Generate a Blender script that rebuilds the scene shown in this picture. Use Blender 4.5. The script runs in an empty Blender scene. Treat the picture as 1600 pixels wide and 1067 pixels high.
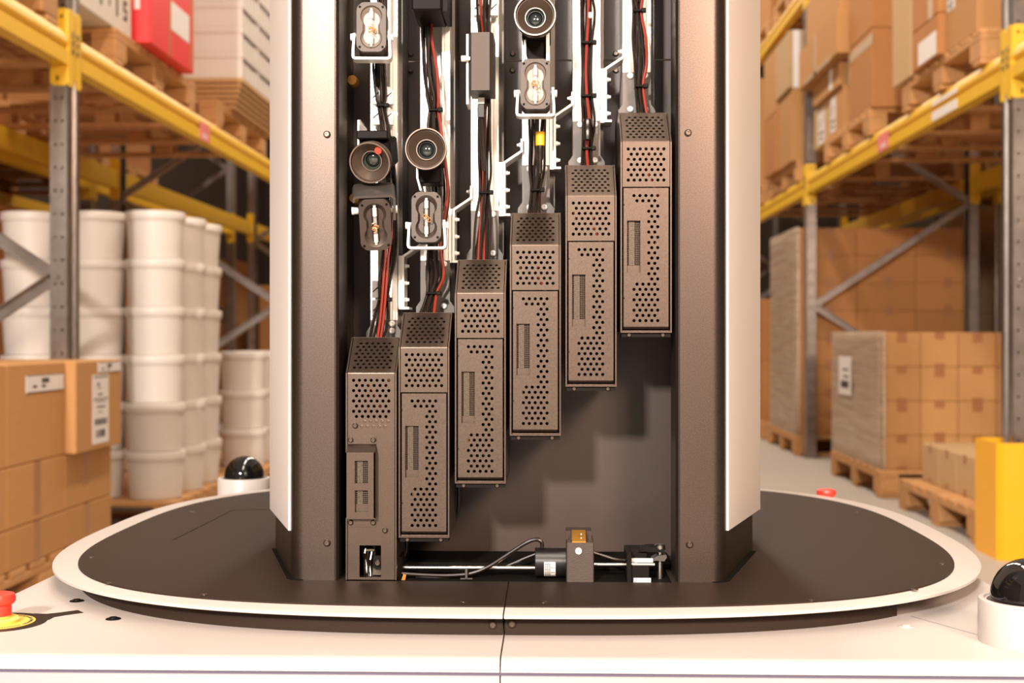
import bpy, bmesh, math, random
from mathutils import Vector, Matrix, Euler
R = math.radians
rnd = random.Random(7)
sc = bpy.context.scene
COL = sc.collection

# ------------------------------------------------------------------ camera
F = 2070.0          # focal length in pixels of the 1600 px wide frame
YAW = R(1.72)
CAMZ = 0.83
HORIZ = 527.0
cam_d = bpy.data.cameras.new('camera'); cam = bpy.data.objects.new('camera', cam_d); COL.objects.link(cam)
cam_d.sensor_width = 36.0; cam_d.lens = F / 1600 * 36.0
cam_d.shift_y = (HORIZ - 533.5) / 1600
cam.location = (0, 0, CAMZ); cam.rotation_euler = (R(90), 0, YAW)
cam_d.clip_start = 0.05; cam_d.clip_end = 100
cam_d.dof.use_dof = True; cam_d.dof.focus_distance = 1.19; cam_d.dof.aperture_fstop = 9.0
sc.camera = cam

# ------------------------------------------------------------------ light
w = bpy.data.worlds.new('world'); sc.world = w; w.use_nodes = True
w.node_tree.nodes['Background'].inputs[0].default_value = (1.0, 0.81, 0.69, 1)
w.node_tree.nodes['Background'].inputs[1].default_value = 0.40
def area(name, loc, target, sx, sy, power, color=(1, 0.93, 0.85), spread=180):
    d = bpy.data.lights.new(name, 'AREA'); d.shape = 'RECTANGLE'; d.size = sx; d.size_y = sy
    d.energy = power; d.color = color; d.spread = R(spread)
    o = bpy.data.objects.new(name, d); COL.objects.link(o); o.location = loc
    o.rotation_euler = (Vector(target) - Vector(loc)).to_track_quat('-Z', 'Y').to_euler()
    return o
area('key_lamp', (-1.65, -5.2, 3.25), (0, 1.3, 0.95), 0.42, 0.42, 640, (1, 0.93, 0.86))
area('side_lamp', (1.6, -3.4, 2.6), (0.3, 2.0, 0.9), 1.0, 0.8, 235, (1, 0.76, 0.59))
for k in range(5):
    area('ceiling_lamp', (0, -2.0 + 4.2 * k, 5.6), (0, -2.0 + 4.2 * k, 0), 0.35, 3.2, 110, (1, 0.88, 0.74))
sc.view_settings.view_transform = 'Standard'; sc.view_settings.look = 'None'
sc.view_settings.gamma = 1.0; sc.view_settings.use_curve_mapping = False
sc.view_settings.exposure = 0.40
sc.cycles.use_denoising = True
sc.cycles.max_bounces = 8; sc.cycles.transparent_max_bounces = 12
sc.cycles.sample_clamp_indirect = 6.0
sc.cycles.caustics_reflective = False; sc.cycles.caustics_refractive = False

# ------------------------------------------------------------------ pixel -> world
CY, SY = math.cos(YAW), math.sin(YAW)
def ray(px, py):
    xc = (px - 800) / F; yc = -(py - HORIZ) / F
    return Vector((xc * CY - SY, xc * SY + CY, yc))
def W(px, py, Y):
    d = ray(px, py); return Vector((0, 0, CAMZ)) + d * (Y / d.y)
def WX(px, Y): return W(px, HORIZ, Y).x
def WZ(px, py, Y): return W(px, py, Y).z
def G(px, py, Z):
    d = ray(px, py); return Vector((0, 0, CAMZ)) + d * ((Z - CAMZ) / d.z)
PX = 1.19 / F       # metres per pixel at the tower's front

# ------------------------------------------------------------------ materials
def nodes_of(name):
    m = bpy.data.materials.new(name); m.use_nodes = True
    nt = m.node_tree; return m, nt, nt.nodes['Principled BSDF']
def mat(name, col, rough=0.5, metal=0.0, noise=0.0, nscale=30.0, bump=0.0, bscale=400.0, spec=0.5, coat=0.0,
        stretch=None, objvar=0.0, col2=None, detail=4.0):
    m, nt, b = nodes_of(name)
    b.inputs['Base Color'].default_value = (*col, 1); b.inputs['Roughness'].default_value = rough
    b.inputs['Metallic'].default_value = metal; b.inputs['Specular IOR Level'].default_value = spec
    b.inputs['Coat Weight'].default_value = coat
    tc = nt.nodes.new('ShaderNodeTexCoord')
    vec = tc.outputs['Object']
    if stretch:
        mp = nt.nodes.new('ShaderNodeMapping'); mp.inputs['Scale'].default_value = stretch
        nt.links.new(vec, mp.inputs['Vector']); vec = mp.outputs['Vector']
    cur = None
    if noise > 0 or col2:
        n = nt.nodes.new('ShaderNodeTexNoise'); n.inputs['Scale'].default_value = nscale; n.inputs['Detail'].default_value = detail
        nt.links.new(vec, n.inputs['Vector'])
        mx = nt.nodes.new('ShaderNodeMix'); mx.data_type = 'RGBA'
        c2 = col2 or tuple(max(0, c * (1 - noise)) for c in col)
        c1 = col if col2 else tuple(min(1, c * (1 + noise)) for c in col)
        mx.inputs['A'].default_value = (*c1, 1); mx.inputs['B'].default_value = (*c2, 1)
        nt.links.new(n.outputs['Fac'], mx.inputs['Factor']); cur = mx.outputs['Result']
    if objvar > 0:
        oi = nt.nodes.new('ShaderNodeObjectInfo'); mr = nt.nodes.new('ShaderNodeMapRange')
        mr.inputs['To Min'].default_value = 1 - objvar; mr.inputs['To Max'].default_value = 1 + objvar
        nt.links.new(oi.outputs['Random'], mr.inputs['Value'])
        hs = nt.nodes.new('ShaderNodeHueSaturation'); hs.inputs['Color'].default_value = (*col, 1)
        nt.links.new(mr.outputs['Result'], hs.inputs['Value'])
        if cur: nt.links.new(cur, hs.inputs['Color'])
        cur = hs.outputs['Color']
    if cur: nt.links.new(cur, b.inputs['Base Color'])
    if bump > 0:
        n2 = nt.nodes.new('ShaderNodeTexNoise'); n2.inputs['Scale'].default_value = bscale; n2.inputs['Detail'].default_value = 2
        nt.links.new(vec, n2.inputs['Vector'])
        bp = nt.nodes.new('ShaderNodeBump'); bp.inputs['Strength'].default_value = bump; bp.inputs['Distance'].default_value = 0.002
        nt.links.new(n2.outputs['Fac'], bp.inputs['Height']); nt.links.new(bp.outputs['Normal'], b.inputs['Normal'])
    return m
M = {}
M['concrete'] = mat('concrete', (0.42, 0.37, 0.32), 0.55, noise=0.08, nscale=2.5, bump=0.05, bscale=60)
M['wall'] = mat('wall_panel', (0.06, 0.036, 0.02), 0.8, noise=0.1, nscale=3)
M['powder'] = mat('powder_coat', (0.083, 0.061, 0.050), 0.355, metal=0.9, noise=0.50, nscale=1000, bump=0.04, bscale=1800, spec=0.4)
M['housing'] = mat('housing_coat', (0.050, 0.036, 0.029), 0.5, metal=0.5, noise=0.4, nscale=1400, bump=0.1, bscale=1600)
M['module'] = mat('module_coat', (0.098, 0.070, 0.054), 0.35, metal=0.88, noise=0.45, nscale=1100, bump=0.04, bscale=1900, spec=0.4)
M['deck'] = mat('deck_coat', (0.028, 0.0175, 0.0125), 0.50, noise=0.12, nscale=700, bump=0.06, bscale=1200, spec=0.10)
M['panel'] = mat('inner_panel', (0.046, 0.029, 0.022), 0.36, noise=0.1, nscale=60, spec=0.5)
M['white'] = mat('white_shell', (0.51, 0.45, 0.415), 0.38, noise=0.015, nscale=8, spec=0.5)
M['panelwhite'] = mat('white_panel', (0.80, 0.735, 0.69), 0.42, noise=0.015, nscale=8, spec=0.5)
M['shellgrey'] = mat('grey_shell', (0.25, 0.235, 0.25), 0.45, noise=0.02, nscale=6)
M['black'] = mat('black_plastic', (0.008, 0.006, 0.005), 0.50, noise=0.1, nscale=80, spec=0.08)
M['blackmatt'] = mat('black_matt', (0.007, 0.006, 0.005), 0.8, noise=0.1, nscale=50, spec=0.05)
M['blackgloss'] = mat('black_anodised', (0.012, 0.010, 0.009), 0.30, noise=0.1, nscale=60, spec=0.5)
M['dome'] = mat('black_glass', (0.006, 0.005, 0.005), 0.04, noise=0.1, nscale=5, spec=0.6)
M['alu'] = mat('brushed_aluminium', (0.84, 0.79, 0.73), 0.40, metal=0.45, noise=0.05, nscale=40, stretch=(40, 40, 0.5))
M['alugrey'] = mat('grey_aluminium', (0.085, 0.074, 0.066), 0.46, metal=0.6, noise=0.12, nscale=600, bump=0.08, bscale=1200)
M['whitemetal'] = mat('white_metal', (0.80, 0.77, 0.73), 0.35, metal=0.15, noise=0.03, nscale=80)
M['steel'] = mat('polished_steel', (0.50, 0.44, 0.39), 0.28, metal=1.0, noise=0.06, nscale=90)
M['screw'] = mat('screw_steel', (0.13, 0.095, 0.075), 0.30, metal=0.9, noise=0.1, nscale=300)
M['copper'] = mat('copper_plate', (0.40, 0.19, 0.035), 0.4, metal=0.5, noise=0.08, nscale=120)
M['wire'] = mat('copper_wire', (0.80, 0.38, 0.16), 0.35, metal=0.7, noise=0.05, nscale=200)
M['cable'] = mat('black_cable', (0.013, 0.0075, 0.005), 0.25, noise=0.15, nscale=200, spec=0.55)
M['redcable'] = mat('red_cable', (0.21, 0.022, 0.011), 0.34, noise=0.1, nscale=200)
M['flashbody'] = mat('lamp_casting', (0.060, 0.043, 0.034), 0.48, metal=0.3, noise=0.15, nscale=500, bump=0.1, bscale=900)
M['reflector'] = mat('reflector_white', (0.25, 0.205, 0.175), 0.45, metal=0.2, noise=0.05, nscale=200)
M['ceramic'] = mat('white_ceramic', (0.62, 0.58, 0.53), 0.3, noise=0.02, nscale=100)
M['lensring'] = mat('lens_barrel', (0.072, 0.048, 0.034), 0.40, metal=0.4, noise=0.1, nscale=300)
M['lensedge'] = mat('lens_edge', (0.22, 0.17, 0.14), 0.3, metal=0.8, noise=0.06, nscale=200)
M['glass'] = mat('lens_glass', (0.012, 0.018, 0.016), 0.05, noise=0.2, nscale=30, spec=0.9, coat=0.6)
M['glassring'] = mat('lens_inner', (0.05, 0.055, 0.045), 0.2, noise=0.2, nscale=60, metal=0.3)
M['pcb'] = mat('circuit_board', (0.006, 0.006, 0.005), 0.6, noise=0.4, nscale=300, spec=0.1)
M['port'] = mat('connector_gold', (0.10, 0.078, 0.052), 0.40, metal=0.5, noise=0.5, nscale=900)
M['yellow'] = mat('yellow_paint', (0.80, 0.48, 0.028), 0.42, noise=0.05, nscale=12)
M['yellowdisc'] = mat('yellow_plastic', (0.84, 0.50, 0.085), 0.45, noise=0.03, nscale=50)
M['guard'] = mat('yellow_guard_paint', (0.90, 0.43, 0.008), 0.4, noise=0.04, nscale=10)
M['redplastic'] = mat('red_plastic', (0.80, 0.045, 0.025), 0.4, noise=0.05, nscale=60)
M['galv'] = mat('galvanised_steel', (0.36, 0.31, 0.28), 0.28, metal=0.9, noise=0.35, nscale=18, detail=8)
M['wood'] = mat('pallet_wood', (0.51, 0.255, 0.092), 0.7, noise=0.25, nscale=6, stretch=(6, 1, 8), bump=0.1, bscale=40, objvar=0.12)
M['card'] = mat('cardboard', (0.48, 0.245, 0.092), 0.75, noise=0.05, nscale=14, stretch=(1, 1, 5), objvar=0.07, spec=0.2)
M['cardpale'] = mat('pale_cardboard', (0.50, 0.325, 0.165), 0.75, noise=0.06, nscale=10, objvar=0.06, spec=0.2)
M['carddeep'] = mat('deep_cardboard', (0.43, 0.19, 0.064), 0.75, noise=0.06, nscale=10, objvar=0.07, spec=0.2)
M['tape'] = mat('brown_tape', (0.34, 0.135, 0.045), 0.35, noise=0.05, nscale=30)
M['cleartape'] = mat('clear_tape', (0.62, 0.47, 0.32), 0.25, noise=0.05, nscale=30)
M['paper'] = mat('label_paper', (0.78, 0.72, 0.68), 0.6, noise=0.03, nscale=30)
M['ink'] = mat('black_ink', (0.04, 0.03, 0.03), 0.7, noise=0.1, nscale=60)
M['pinksticker'] = mat('pink_sticker', (0.80, 0.22, 0.20), 0.5, noise=0.15, nscale=60)
M['bucket'] = mat('white_bucket', (0.76, 0.68, 0.61), 0.4, noise=0.02, nscale=8, spec=0.4)
M['crate'] = mat('white_crate', (0.70, 0.63, 0.57), 0.5, noise=0.03, nscale=10)
M['whitebox'] = mat('white_carton', (0.68, 0.60, 0.52), 0.7, noise=0.03, nscale=8)
M['redbox'] = mat('red_carton', (0.76, 0.03, 0.03), 0.5, noise=0.06, nscale=8)
M['wicker'] = mat('crate_wood', (0.50, 0.29, 0.12), 0.7, noise=0.25, nscale=20, stretch=(1, 1, 12))
M['violet'] = mat('violet_gasket', (0.10, 0.08, 0.13), 0.5, noise=0.05, nscale=20)
def film_mat():
    m, nt, b = nodes_of('stretch_film')
    tc = nt.nodes.new('ShaderNodeTexCoord'); mp = nt.nodes.new('ShaderNodeMapping'); mp.inputs['Scale'].default_value = (0.7, 0.7, 11)
    mp.inputs['Rotation'].default_value = (0.35, 0.25, 0)
    n = nt.nodes.new('ShaderNodeTexNoise'); n.inputs['Scale'].default_value = 3; n.inputs['Detail'].default_value = 3
    nt.links.new(tc.outputs['Object'], mp.inputs['Vector']); nt.links.new(mp.outputs['Vector'], n.inputs['Vector'])
    b.inputs['Base Color'].default_value = (0.66, 0.53, 0.40, 1); b.inputs['Roughness'].default_value = 0.28
    bp = nt.nodes.new('ShaderNodeBump'); bp.inputs['Strength'].default_value = 0.25; bp.inputs['Distance'].default_value = 0.02
    nt.links.new(n.outputs['Fac'], bp.inputs['Height']); nt.links.new(bp.outputs['Normal'], b.inputs['Normal'])
    cr = nt.nodes.new('ShaderNodeMapRange'); cr.inputs['From Min'].default_value = 0.3; cr.inputs['From Max'].default_value = 0.7
    cr.inputs['To Min'].default_value = 0.30; cr.inputs['To Max'].default_value = 0.62
    nt.links.new(n.outputs['Fac'], cr.inputs['Value']); nt.links.new(cr.outputs['Result'], b.inputs['Alpha'])
    return m
M['film'] = film_mat()
def clear_mat():
    m, nt, b = nodes_of('clear_glass')
    b.inputs['Base Color'].default_value = (0.9, 0.9, 0.9, 1); b.inputs['Roughness'].default_value = 0.05
    b.inputs['Alpha'].default_value = 0.22
    return m
M['clear'] = clear_mat()

# ------------------------------------------------------------------ mesh building
class MB:
    def __init__(s): s.v = []; s.f = []; s.m = []; s.mi = 0; s.x = None
    def add(s, vs, fs):
        o = len(s.v)
        if s.x is not None: vs = [s.x @ Vector(p) for p in vs]
        s.v += [tuple(p) for p in vs]
        for f in fs: s.f.append(tuple(i + o for i in f)); s.m.append(s.mi)
    def box(s, x0, x1, y0, y1, z0, z1, b=0.0):
        if x0 > x1: x0, x1 = x1, x0
        if y0 > y1: y0, y1 = y1, y0
        if z0 > z1: z0, z1 = z1, z0
        if b <= 0:
            s.add([(x0,y0,z0),(x1,y0,z0),(x1,y1,z0),(x0,y1,z0),(x0,y0,z1),(x1,y0,z1),(x1,y1,z1),(x0,y1,z1)],
                  [(0,3,2,1),(4,5,6,7),(0,1,5,4),(1,2,6,5),(2,3,7,6),(3,0,4,7)]); return
        b = min(b, (x1-x0)*.45, (y1-y0)*.45, (z1-z0)*.45)
        c = [(x0,x1),(y0,y1),(z0,z1)]; vs = []; idx = {}
        for i in (0,1):
            for j in (0,1):
                for k in (0,1):
                    for a in range(3):
                        p = []
                        for q, bit in zip(range(3), (i,j,k)):
                            val = c[q][bit]
                            if q != a: val += b if bit == 0 else -b
                            p.append(val)
                        idx[(i,j,k,a)] = len(vs); vs.append(tuple(p))
        fs = []
        def quad(l):
            n = (Vector(vs[l[1]])-Vector(vs[l[0]])).cross(Vector(vs[l[2]])-Vector(vs[l[0]]))
            ctr = sum((Vector(vs[i]) for i in l), Vector())/len(l) - Vector(((x0+x1)/2,(y0+y1)/2,(z0+z1)/2))
            fs.append(tuple(l) if n.dot(ctr) > 0 else tuple(reversed(l)))
        for bit in (0,1):
            quad([idx[(bit,0,0,0)],idx[(bit,1,0,0)],idx[(bit,1,1,0)],idx[(bit,0,1,0)]])
            quad([idx[(0,bit,0,1)],idx[(1,bit,0,1)],idx[(1,bit,1,1)],idx[(0,bit,1,1)]])
            quad([idx[(0,0,bit,2)],idx[(1,0,bit,2)],idx[(1,1,bit,2)],idx[(0,1,bit,2)]])
        for p in (0,1):
            for q in (0,1):
                quad([idx[(p,q,0,0)],idx[(p,q,1,0)],idx[(p,q,1,1)],idx[(p,q,0,1)]])
                quad([idx[(p,0,q,0)],idx[(p,1,q,0)],idx[(p,1,q,2)],idx[(p,0,q,2)]])
                quad([idx[(0,p,q,1)],idx[(1,p,q,1)],idx[(1,p,q,2)],idx[(0,p,q,2)]])
        for i in (0,1):
            for j in (0,1):
                for k in (0,1): quad([idx[(i,j,k,0)],idx[(i,j,k,1)],idx[(i,j,k,2)]])
        s.add(vs, fs)
    def loft(s, rings, cap0=True, cap1=True, closed=True):
        n = len(rings[0]); vs = [p for r in rings for p in r]; fs = []
        for a in range(len(rings)-1):
            for i in range(n if closed else n-1):
                j = (i+1) % n; fs.append((a*n+i, a*n+j, (a+1)*n+j, (a+1)*n+i))
        if cap0: fs.append(tuple(reversed(range(n))))
        if cap1: fs.append(tuple((len(rings)-1)*n + i for i in range(n)))
        s.add(vs, fs)
    def prism(s, poly, a0, a1, axis='z'):
        ar = sum(poly[i][0]*poly[(i+1)%len(poly)][1]-poly[(i+1)%len(poly)][0]*poly[i][1] for i in range(len(poly)))
        if ar < 0: poly = list(reversed(poly))
        def P(p, a): return {'z':(p[0],p[1],a),'y':(p[0],a,p[1]),'x':(a,p[0],p[1])}[axis]
        r0 = [P(p,a0) for p in poly]; r1 = [P(p,a1) for p in poly]
        if (axis == 'y') != (a1 < a0): r0, r1 = r1, r0
        s.loft([r0, r1])
    def strip(s, path, t, y0, y1):
        """flat bar bent along a path in the xz plane, t thick, from y0 to y1"""
        L = []; Rr = []
        for i, p in enumerate(path):
            p = Vector(p)
            d0 = (p - Vector(path[i-1])).normalized() if i > 0 else None
            d1 = (Vector(path[i+1]) - p).normalized() if i < len(path)-1 else None
            d = (d0 + d1).normalized() if d0 and d1 else (d0 or d1)
            n = Vector((-d.y, d.x)); k = 1.0
            if d0 and d1: k = 1/max(0.5, n.dot(Vector((-d0.y, d0.x))))
            L.append(p + n*t/2*k); Rr.append(p - n*t/2*k)
        rings = [[(l.x,y0,l.y),(l.x,y1,l.y),(r.x,y1,r.y),(r.x,y0,r.y)] for l, r in zip(L, Rr)]
        s.loft(rings)
    def tube(s, pts, r, n=8, cap=True):
        pts = [Vector(p) for p in pts]; rings = []
        up = None
        for i, p in enumerate(pts):
            d = (pts[min(i+1,len(pts)-1)] - pts[max(i-1,0)]).normalized()
            if up is None:
                up = Vector((0,1,0)) if abs(d.y) < 0.9 else Vector((1,0,0))
            a = d.cross(up).normalized(); b = a.cross(d).normalized(); up = b
            rr = r[i] if isinstance(r, (list, tuple)) else r
            rings.append([p + (a*math.cos(2*math.pi*k/n) + b*math.sin(2*math.pi*k/n))*rr for k in range(n)])
        s.loft(rings, cap, cap)
    def lathe(s, prof, o=(0,0,0), axis='z', n=32, cap0=False, cap1=False):
        """prof: list of (radius, height along the axis)"""
        rings = []
        for r, h in prof:
            ring = []
            for k in range(n):
                c, q = math.cos(2*math.pi*k/n)*r, math.sin(2*math.pi*k/n)*r
                p = {'z':(c,q,h),'y':(c,h,q),'-y':(c,-h,-q),'x':(h,c,q)}[axis]
                ring.append((p[0]+o[0],p[1]+o[1],p[2]+o[2]))
            rings.append(ring)
        s.loft(rings, cap0, cap1)
    def rect(s, O, U, V, u0, u1, v0, v1):
        if u1-u0 < 1e-7 or v1-v0 < 1e-7: return
        s.add([O+U*u0+V*v0, O+U*u1+V*v0, O+U*u1+V*v1, O+U*u0+V*v1], [(0,1,2,3)])
    def perf(s, O, U, V, N, u0, u1, v0, v1, rows, pu, pv, r, th, wins=(), seg=16):
        """sheet with real round holes: rows = [(v, [u, ...])], cells pu x pv; wins = rectangular openings"""
        O, U, V, N = Vector(O), Vector(U), Vector(V), Vector(N)
        def fill(a, b, c, d):
            todo = [(a,b,c,d)]
            for (wa,wb,wc,wd) in wins:
                nxt = []
                for (a,b,c,d) in todo:
                    if wb <= a or wa >= b or wd <= c or wc >= d: nxt.append((a,b,c,d)); continue
                    if c < wc: nxt.append((a,b,c,wc))
                    if d > wd: nxt.append((a,b,wd,d))
                    if a < wa: nxt.append((a,wa,max(c,wc),min(d,wd)))
                    if b > wb: nxt.append((wb,b,max(c,wc),min(d,wd)))
                todo = nxt
            for q in todo: s.rect(O,U,V,*q)
        def ringpts(hu, hv):
            out = []
            base = [(1,0),(1,1),(0,1),(-1,1),(-1,0),(-1,-1),(0,-1),(1,-1)]
            if seg == 8: return [(x*hu,y*hv) for x,y in base]
            for i in range(8):
                x0,y0 = base[i]; x1,y1 = base[(i+1)%8]
                out += [(x0*hu,y0*hv),((x0+x1)/2*hu,(y0+y1)/2*hv)]
            return out
        cv = v0
        for v, us in sorted(rows, key=lambda q: q[0]):
            fill(u0,u1,cv,v-pv/2); cv = v+pv/2; cu = u0
            for u in sorted(us):
                fill(cu,u-pu/2,v-pv/2,v+pv/2); cu = u+pu/2
                outer = ringpts(pu/2,pv/2); vs = []; n = len(outer)
                for (a,b) in outer: vs.append(O+U*(u+a)+V*(v+b))
                for k in range(n):
                    an = 2*math.pi*k/n; vs.append(O+U*(u+r*math.cos(an))+V*(v+r*math.sin(an)))
                for k in range(n): vs.append(vs[n+k]-N*th)
                fs = []
                for k in range(n):
                    j = (k+1)%n
                    fs.append((k,j,n+j,n+k)); fs.append((n+k,n+j,2*n+j,2*n+k))
                s.add(vs, fs)
            fill(cu,u1,v-pv/2,v+pv/2)
        fill(u0,u1,cv,v1)
        # rim of the sheet and of the openings
        for (a,b,c,d) in [(u0,u1,v0,v1)] + list(wins):
            q = [O+U*a+V*c, O+U*b+V*c, O+U*b+V*d, O+U*a+V*d]; q2 = [p-N*th for p in q]
            s.add(q+q2, [(i,(i+1)%4,4+(i+1)%4,4+i) for i in range(4)])
    def build(s, name, mats, parent=None, local=False, loc=None, rot=None):
        me = bpy.data.meshes.new(name)
        vs = s.v
        if not local:
            off = Vector(); p = parent
            while p is not None: off += p.location; p = p.parent
            vs = [(x-off.x, y-off.y, z-off.z) for x, y, z in vs]
        me.from_pydata(vs, [], s.f)
        for k in (mats if isinstance(mats, (list, tuple)) else [mats]): me.materials.append(M[k])
        me.polygons.foreach_set('material_index', s.m)
        me.polygons.foreach_set('use_smooth', [True]*len(s.f))
        me.set_sharp_from_angle(angle=R(32))
        me.update()
        return link(name, me, parent, loc, rot)
def link(name, me, parent=None, loc=None, rot=None):
    o = bpy.data.objects.new(name, me); COL.objects.link(o)
    if parent: o.parent = parent
    if loc is not None: o.location = loc
    if rot is not None: o.rotation_euler = rot
    return o
def tag(o, label, cat, group=None, kind=None):
    o['label'] = label; o['category'] = cat
    if group: o['group'] = group
    if kind: o['kind'] = kind
    return o
def thing(name, label, cat, loc=(0,0,0), group=None, rz=0):
    o = link(name, None, None, loc); o.rotation_euler.z = rz; o.empty_display_size = 0.1
    return tag(o, label, cat, group)
def copy_tree(o, parent=None):
    c = o.copy(); COL.objects.link(c)
    if parent: c.parent = parent
    for ch in list(o.children): copy_tree(ch, c)
    return c
def one(fn, name, mats, parent=None, **k):
    m = MB(); fn(m); return m.build(name, mats, parent, **k)
def boxpart(name, mats, parent, x0,x1,y0,y1,z0,z1,b=0.0, **k):
    m = MB(); m.box(x0,x1,y0,y1,z0,z1,b); return m.build(name, mats, parent, **k)
ORD = ['first','second','third','fourth','fifth','sixth','seventh','eighth','ninth','tenth']

# ================================================================== setting
def structure(o): o['kind'] = 'structure'; return o
structure(boxpart('floor', 'concrete', None, -9, 9, -4, 24, -0.1, 0))
structure(boxpart('wall_left', 'wall', None, -5.2, -5.0, -4, 24, 0, 6.2))
structure(boxpart('wall_right', 'wall', None, 5.0, 5.2, -4, 24, 0, 6.2))
structure(boxpart('wall_back', 'wall', None, -5.2, 5.2, 23.0, 23.2, 0, 6.2))

# ================================================================== the robot
RX, RY = -0.0386, 1.505
robot = thing('warehouse_robot', 'tall black and white scanning robot with open mast full of cables and perforated boxes', 'robot', (RX, RY, 0))
def half_round(side, x1, y0, y1, r, d=0.0, seam=0.0006, n=8):
    """half of a rounded rectangle, cut along x = RX; side -1 or 1; d = inset"""
    rr = max(r - d, 0.004); X1 = x1 - d; Y0 = y0 + d; Y1 = y1 - d
    pts = [(seam, Y0)]
    pts += [(X1-rr+rr*math.sin(R(90)*k/n), Y0+rr-rr*math.cos(R(90)*k/n)) for k in range(n+1)]
    pts += [(X1-rr+rr*math.cos(R(90)*k/n), Y1-rr+rr*math.sin(R(90)*k/n)) for k in range(n+1)]
    pts += [(seam, Y1)]
    p = [(RX + side*x, y) for x, y in pts]
    return p if side > 0 else list(reversed(p))
def ring3(poly, z): return [(x, y, z) for x, y in poly]
for side in (-1, 1):
    m = MB()
    prof = [(0.000,0.5793),(0.0005,0.5815),(0.0032,0.5862),(0.0070,0.5884),(0.0118,0.5890)]
    m.loft([ring3(half_round(side,0.4735,0.990,2.06,0.05,d), z) for d, z in prof])
    m.build('base_cover', 'white', robot)
m = MB()
m.loft([ring3(half_round(1,0.4735,0.990,2.06,0.05,0.003,-0.0) ,z) for z in (0.5765,0.5793)]); m.loft([ring3(half_round(-1,0.4735,0.990,2.06,0.05,0.003,0.0) ,z) for z in (0.5765,0.5793)])
m.build('seam_gasket', 'violet', robot)
for side in (-1, 1):
    m = MB()
    m.loft([ring3(half_round(side,0.4735,0.990,2.06,0.05,d,0.0005), z) for d, z in [(0.006,0.06),(0.0,0.075),(0.0,0.574),(0.0015,0.5765)]])
    m.build('base_body', 'shellgrey', robot)
for sx in (-0.38, 0.38):
    for yy in (1.15, 1.86):
        m = MB(); m.lathe([(0.02,-0.02),(0.055,-0.018),(0.06,-0.012),(0.06,0.012),(0.055,0.018),(0.02,0.02)], (RX+sx,yy,0.0602), 'x', 20, True, True); m.build('wheel', 'black', robot)

# --- turntable
YC = 1.541
def superell(a, bb, nf=2.82, nb=2.70, cnt=160):
    out = []
    for k in range(cnt):
        t = 2*math.pi*(k+0.5)/cnt; c, s_ = math.cos(t), math.sin(t); n = nf if s_ < 0 else nb
        out.append((RX + a*math.copysign(abs(c)**(2/n), c), YC + bb*math.copysign(abs(s_)**(2/n), s_)))
    return out
def clip(poly, nx, ny, d):
    out = []
    for i in range(len(poly)):
        a, b = poly[i], poly[(i+1)%len(poly)]
        fa, fb = nx*a[0]+ny*a[1]-d, nx*b[0]+ny*b[1]-d
        if fa <= 0: out.append(a)
        if (fa < 0 < fb) or (fb < 0 < fa):
            t = fa/(fa-fb); out.append((a[0]+(b[0]-a[0])*t, a[1]+(b[1]-a[1])*t))
    return out
SE = 2.75; ZR = 0.6092; ZD = 0.6108
outer = superell(0.480, 0.488)
SKIRT_END = 0.2986
for side in (-1, 1):
    h = clip(outer, -side, 0, -side*RX - 0.0006); hi = clip(superell(0.4785, 0.4865), -side, 0, -side*RX - 0.0006)
    m = MB(); n = len(h)
    if len(hi) == n: m.loft([ring3(hi,ZR-0.0036), ring3(h,ZR-0.0030), ring3(h,ZR-0.0008), ring3(hi,ZR)])
    else: m.prism(h, ZR-0.0036, ZR)
    m.build('turntable_ring', 'white', robot)
    sk = clip(superell(0.455, 0.470), -side, 0, -side*RX - 0.0009)
    if side > 0: sk = clip(sk, 1, 0, SKIRT_END)
    m = MB(); m.prism(sk, 0.5892, ZR-0.0038); sk_o = m.build('turntable_skirt', 'deck', robot)
m = MB(); m.prism(superell(0.41, 0.42), 0.5893, ZR-0.0040); m.build('turntable_drum', 'blackmatt', robot)
# deck plates with the opening inside the mast
HX0, HX1 = WX(541, 1.19), WX(1049, 1.19); HY0, HY1 = 1.1885, 1.337
dk = superell(0.4500, 0.459, 3.12)
for side in (-1, 1):
    m = MB(); base = clip(dk, -side, 0, -side*RX - 0.0006)
    m.prism(clip(base, 0, 1, HY0), ZR+0.0002, ZD)
    m.prism(clip(base, 0, -1, -HY1), ZR+0.0002, ZD)
    mid = clip(clip(base, 0, -1, -HY0), 0, 1, HY1)
    mid = clip(mid, 1, 0, HX0) if side < 0 else clip(mid, -1, 0, -HX1)
    m.prism(mid, ZR+0.0002, ZD)
    m.build('deck_plate', 'deck', robot)
boxpart('mast_floor', 'blackmatt', robot, HX0-0.03, HX1+0.03, HY0+0.001, 1.42, ZR+0.0001, ZR+0.0003)
# hatch seams in the deck
def deck_line(p, q, wd=0.0006):
    a, b = G(*p, ZD), G(*q, ZD); d = (b-a).normalized(); nn = Vector((-d.y, d.x, 0))*wd
    m = MB(); m.prism([(a+nn).to_2d(), (b+nn).to_2d(), (b-nn).to_2d(), (a-nn).to_2d()], ZD-0.0004, ZD+0.0002); m.build('hatch_seam', 'blackmatt', robot)
deck_line((270,844), (364,797)); deck_line((364,797), (424,796))
m = MB(); m.lathe([(0.0001,0.0008),(0.0018,0.0008),(0.0030,0.0005),(0.0034,0)], (0,0,0), 'z', 12)
scr_me = m.build('deck_screw', 'screw', robot, local=True).data
bpy.data.objects.remove(bpy.data.objects['deck_screw'])
for px, py in [(142,871),(169,911),(319,929),(724,940),(849,941),(1268,938),(1429,921),(1473,881),(1340,800),(300,800)]:
    p = G(px, py, ZD); link('deck_screw', scr_me, robot, (p.x-RX, p.y-RY, ZD))
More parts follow.
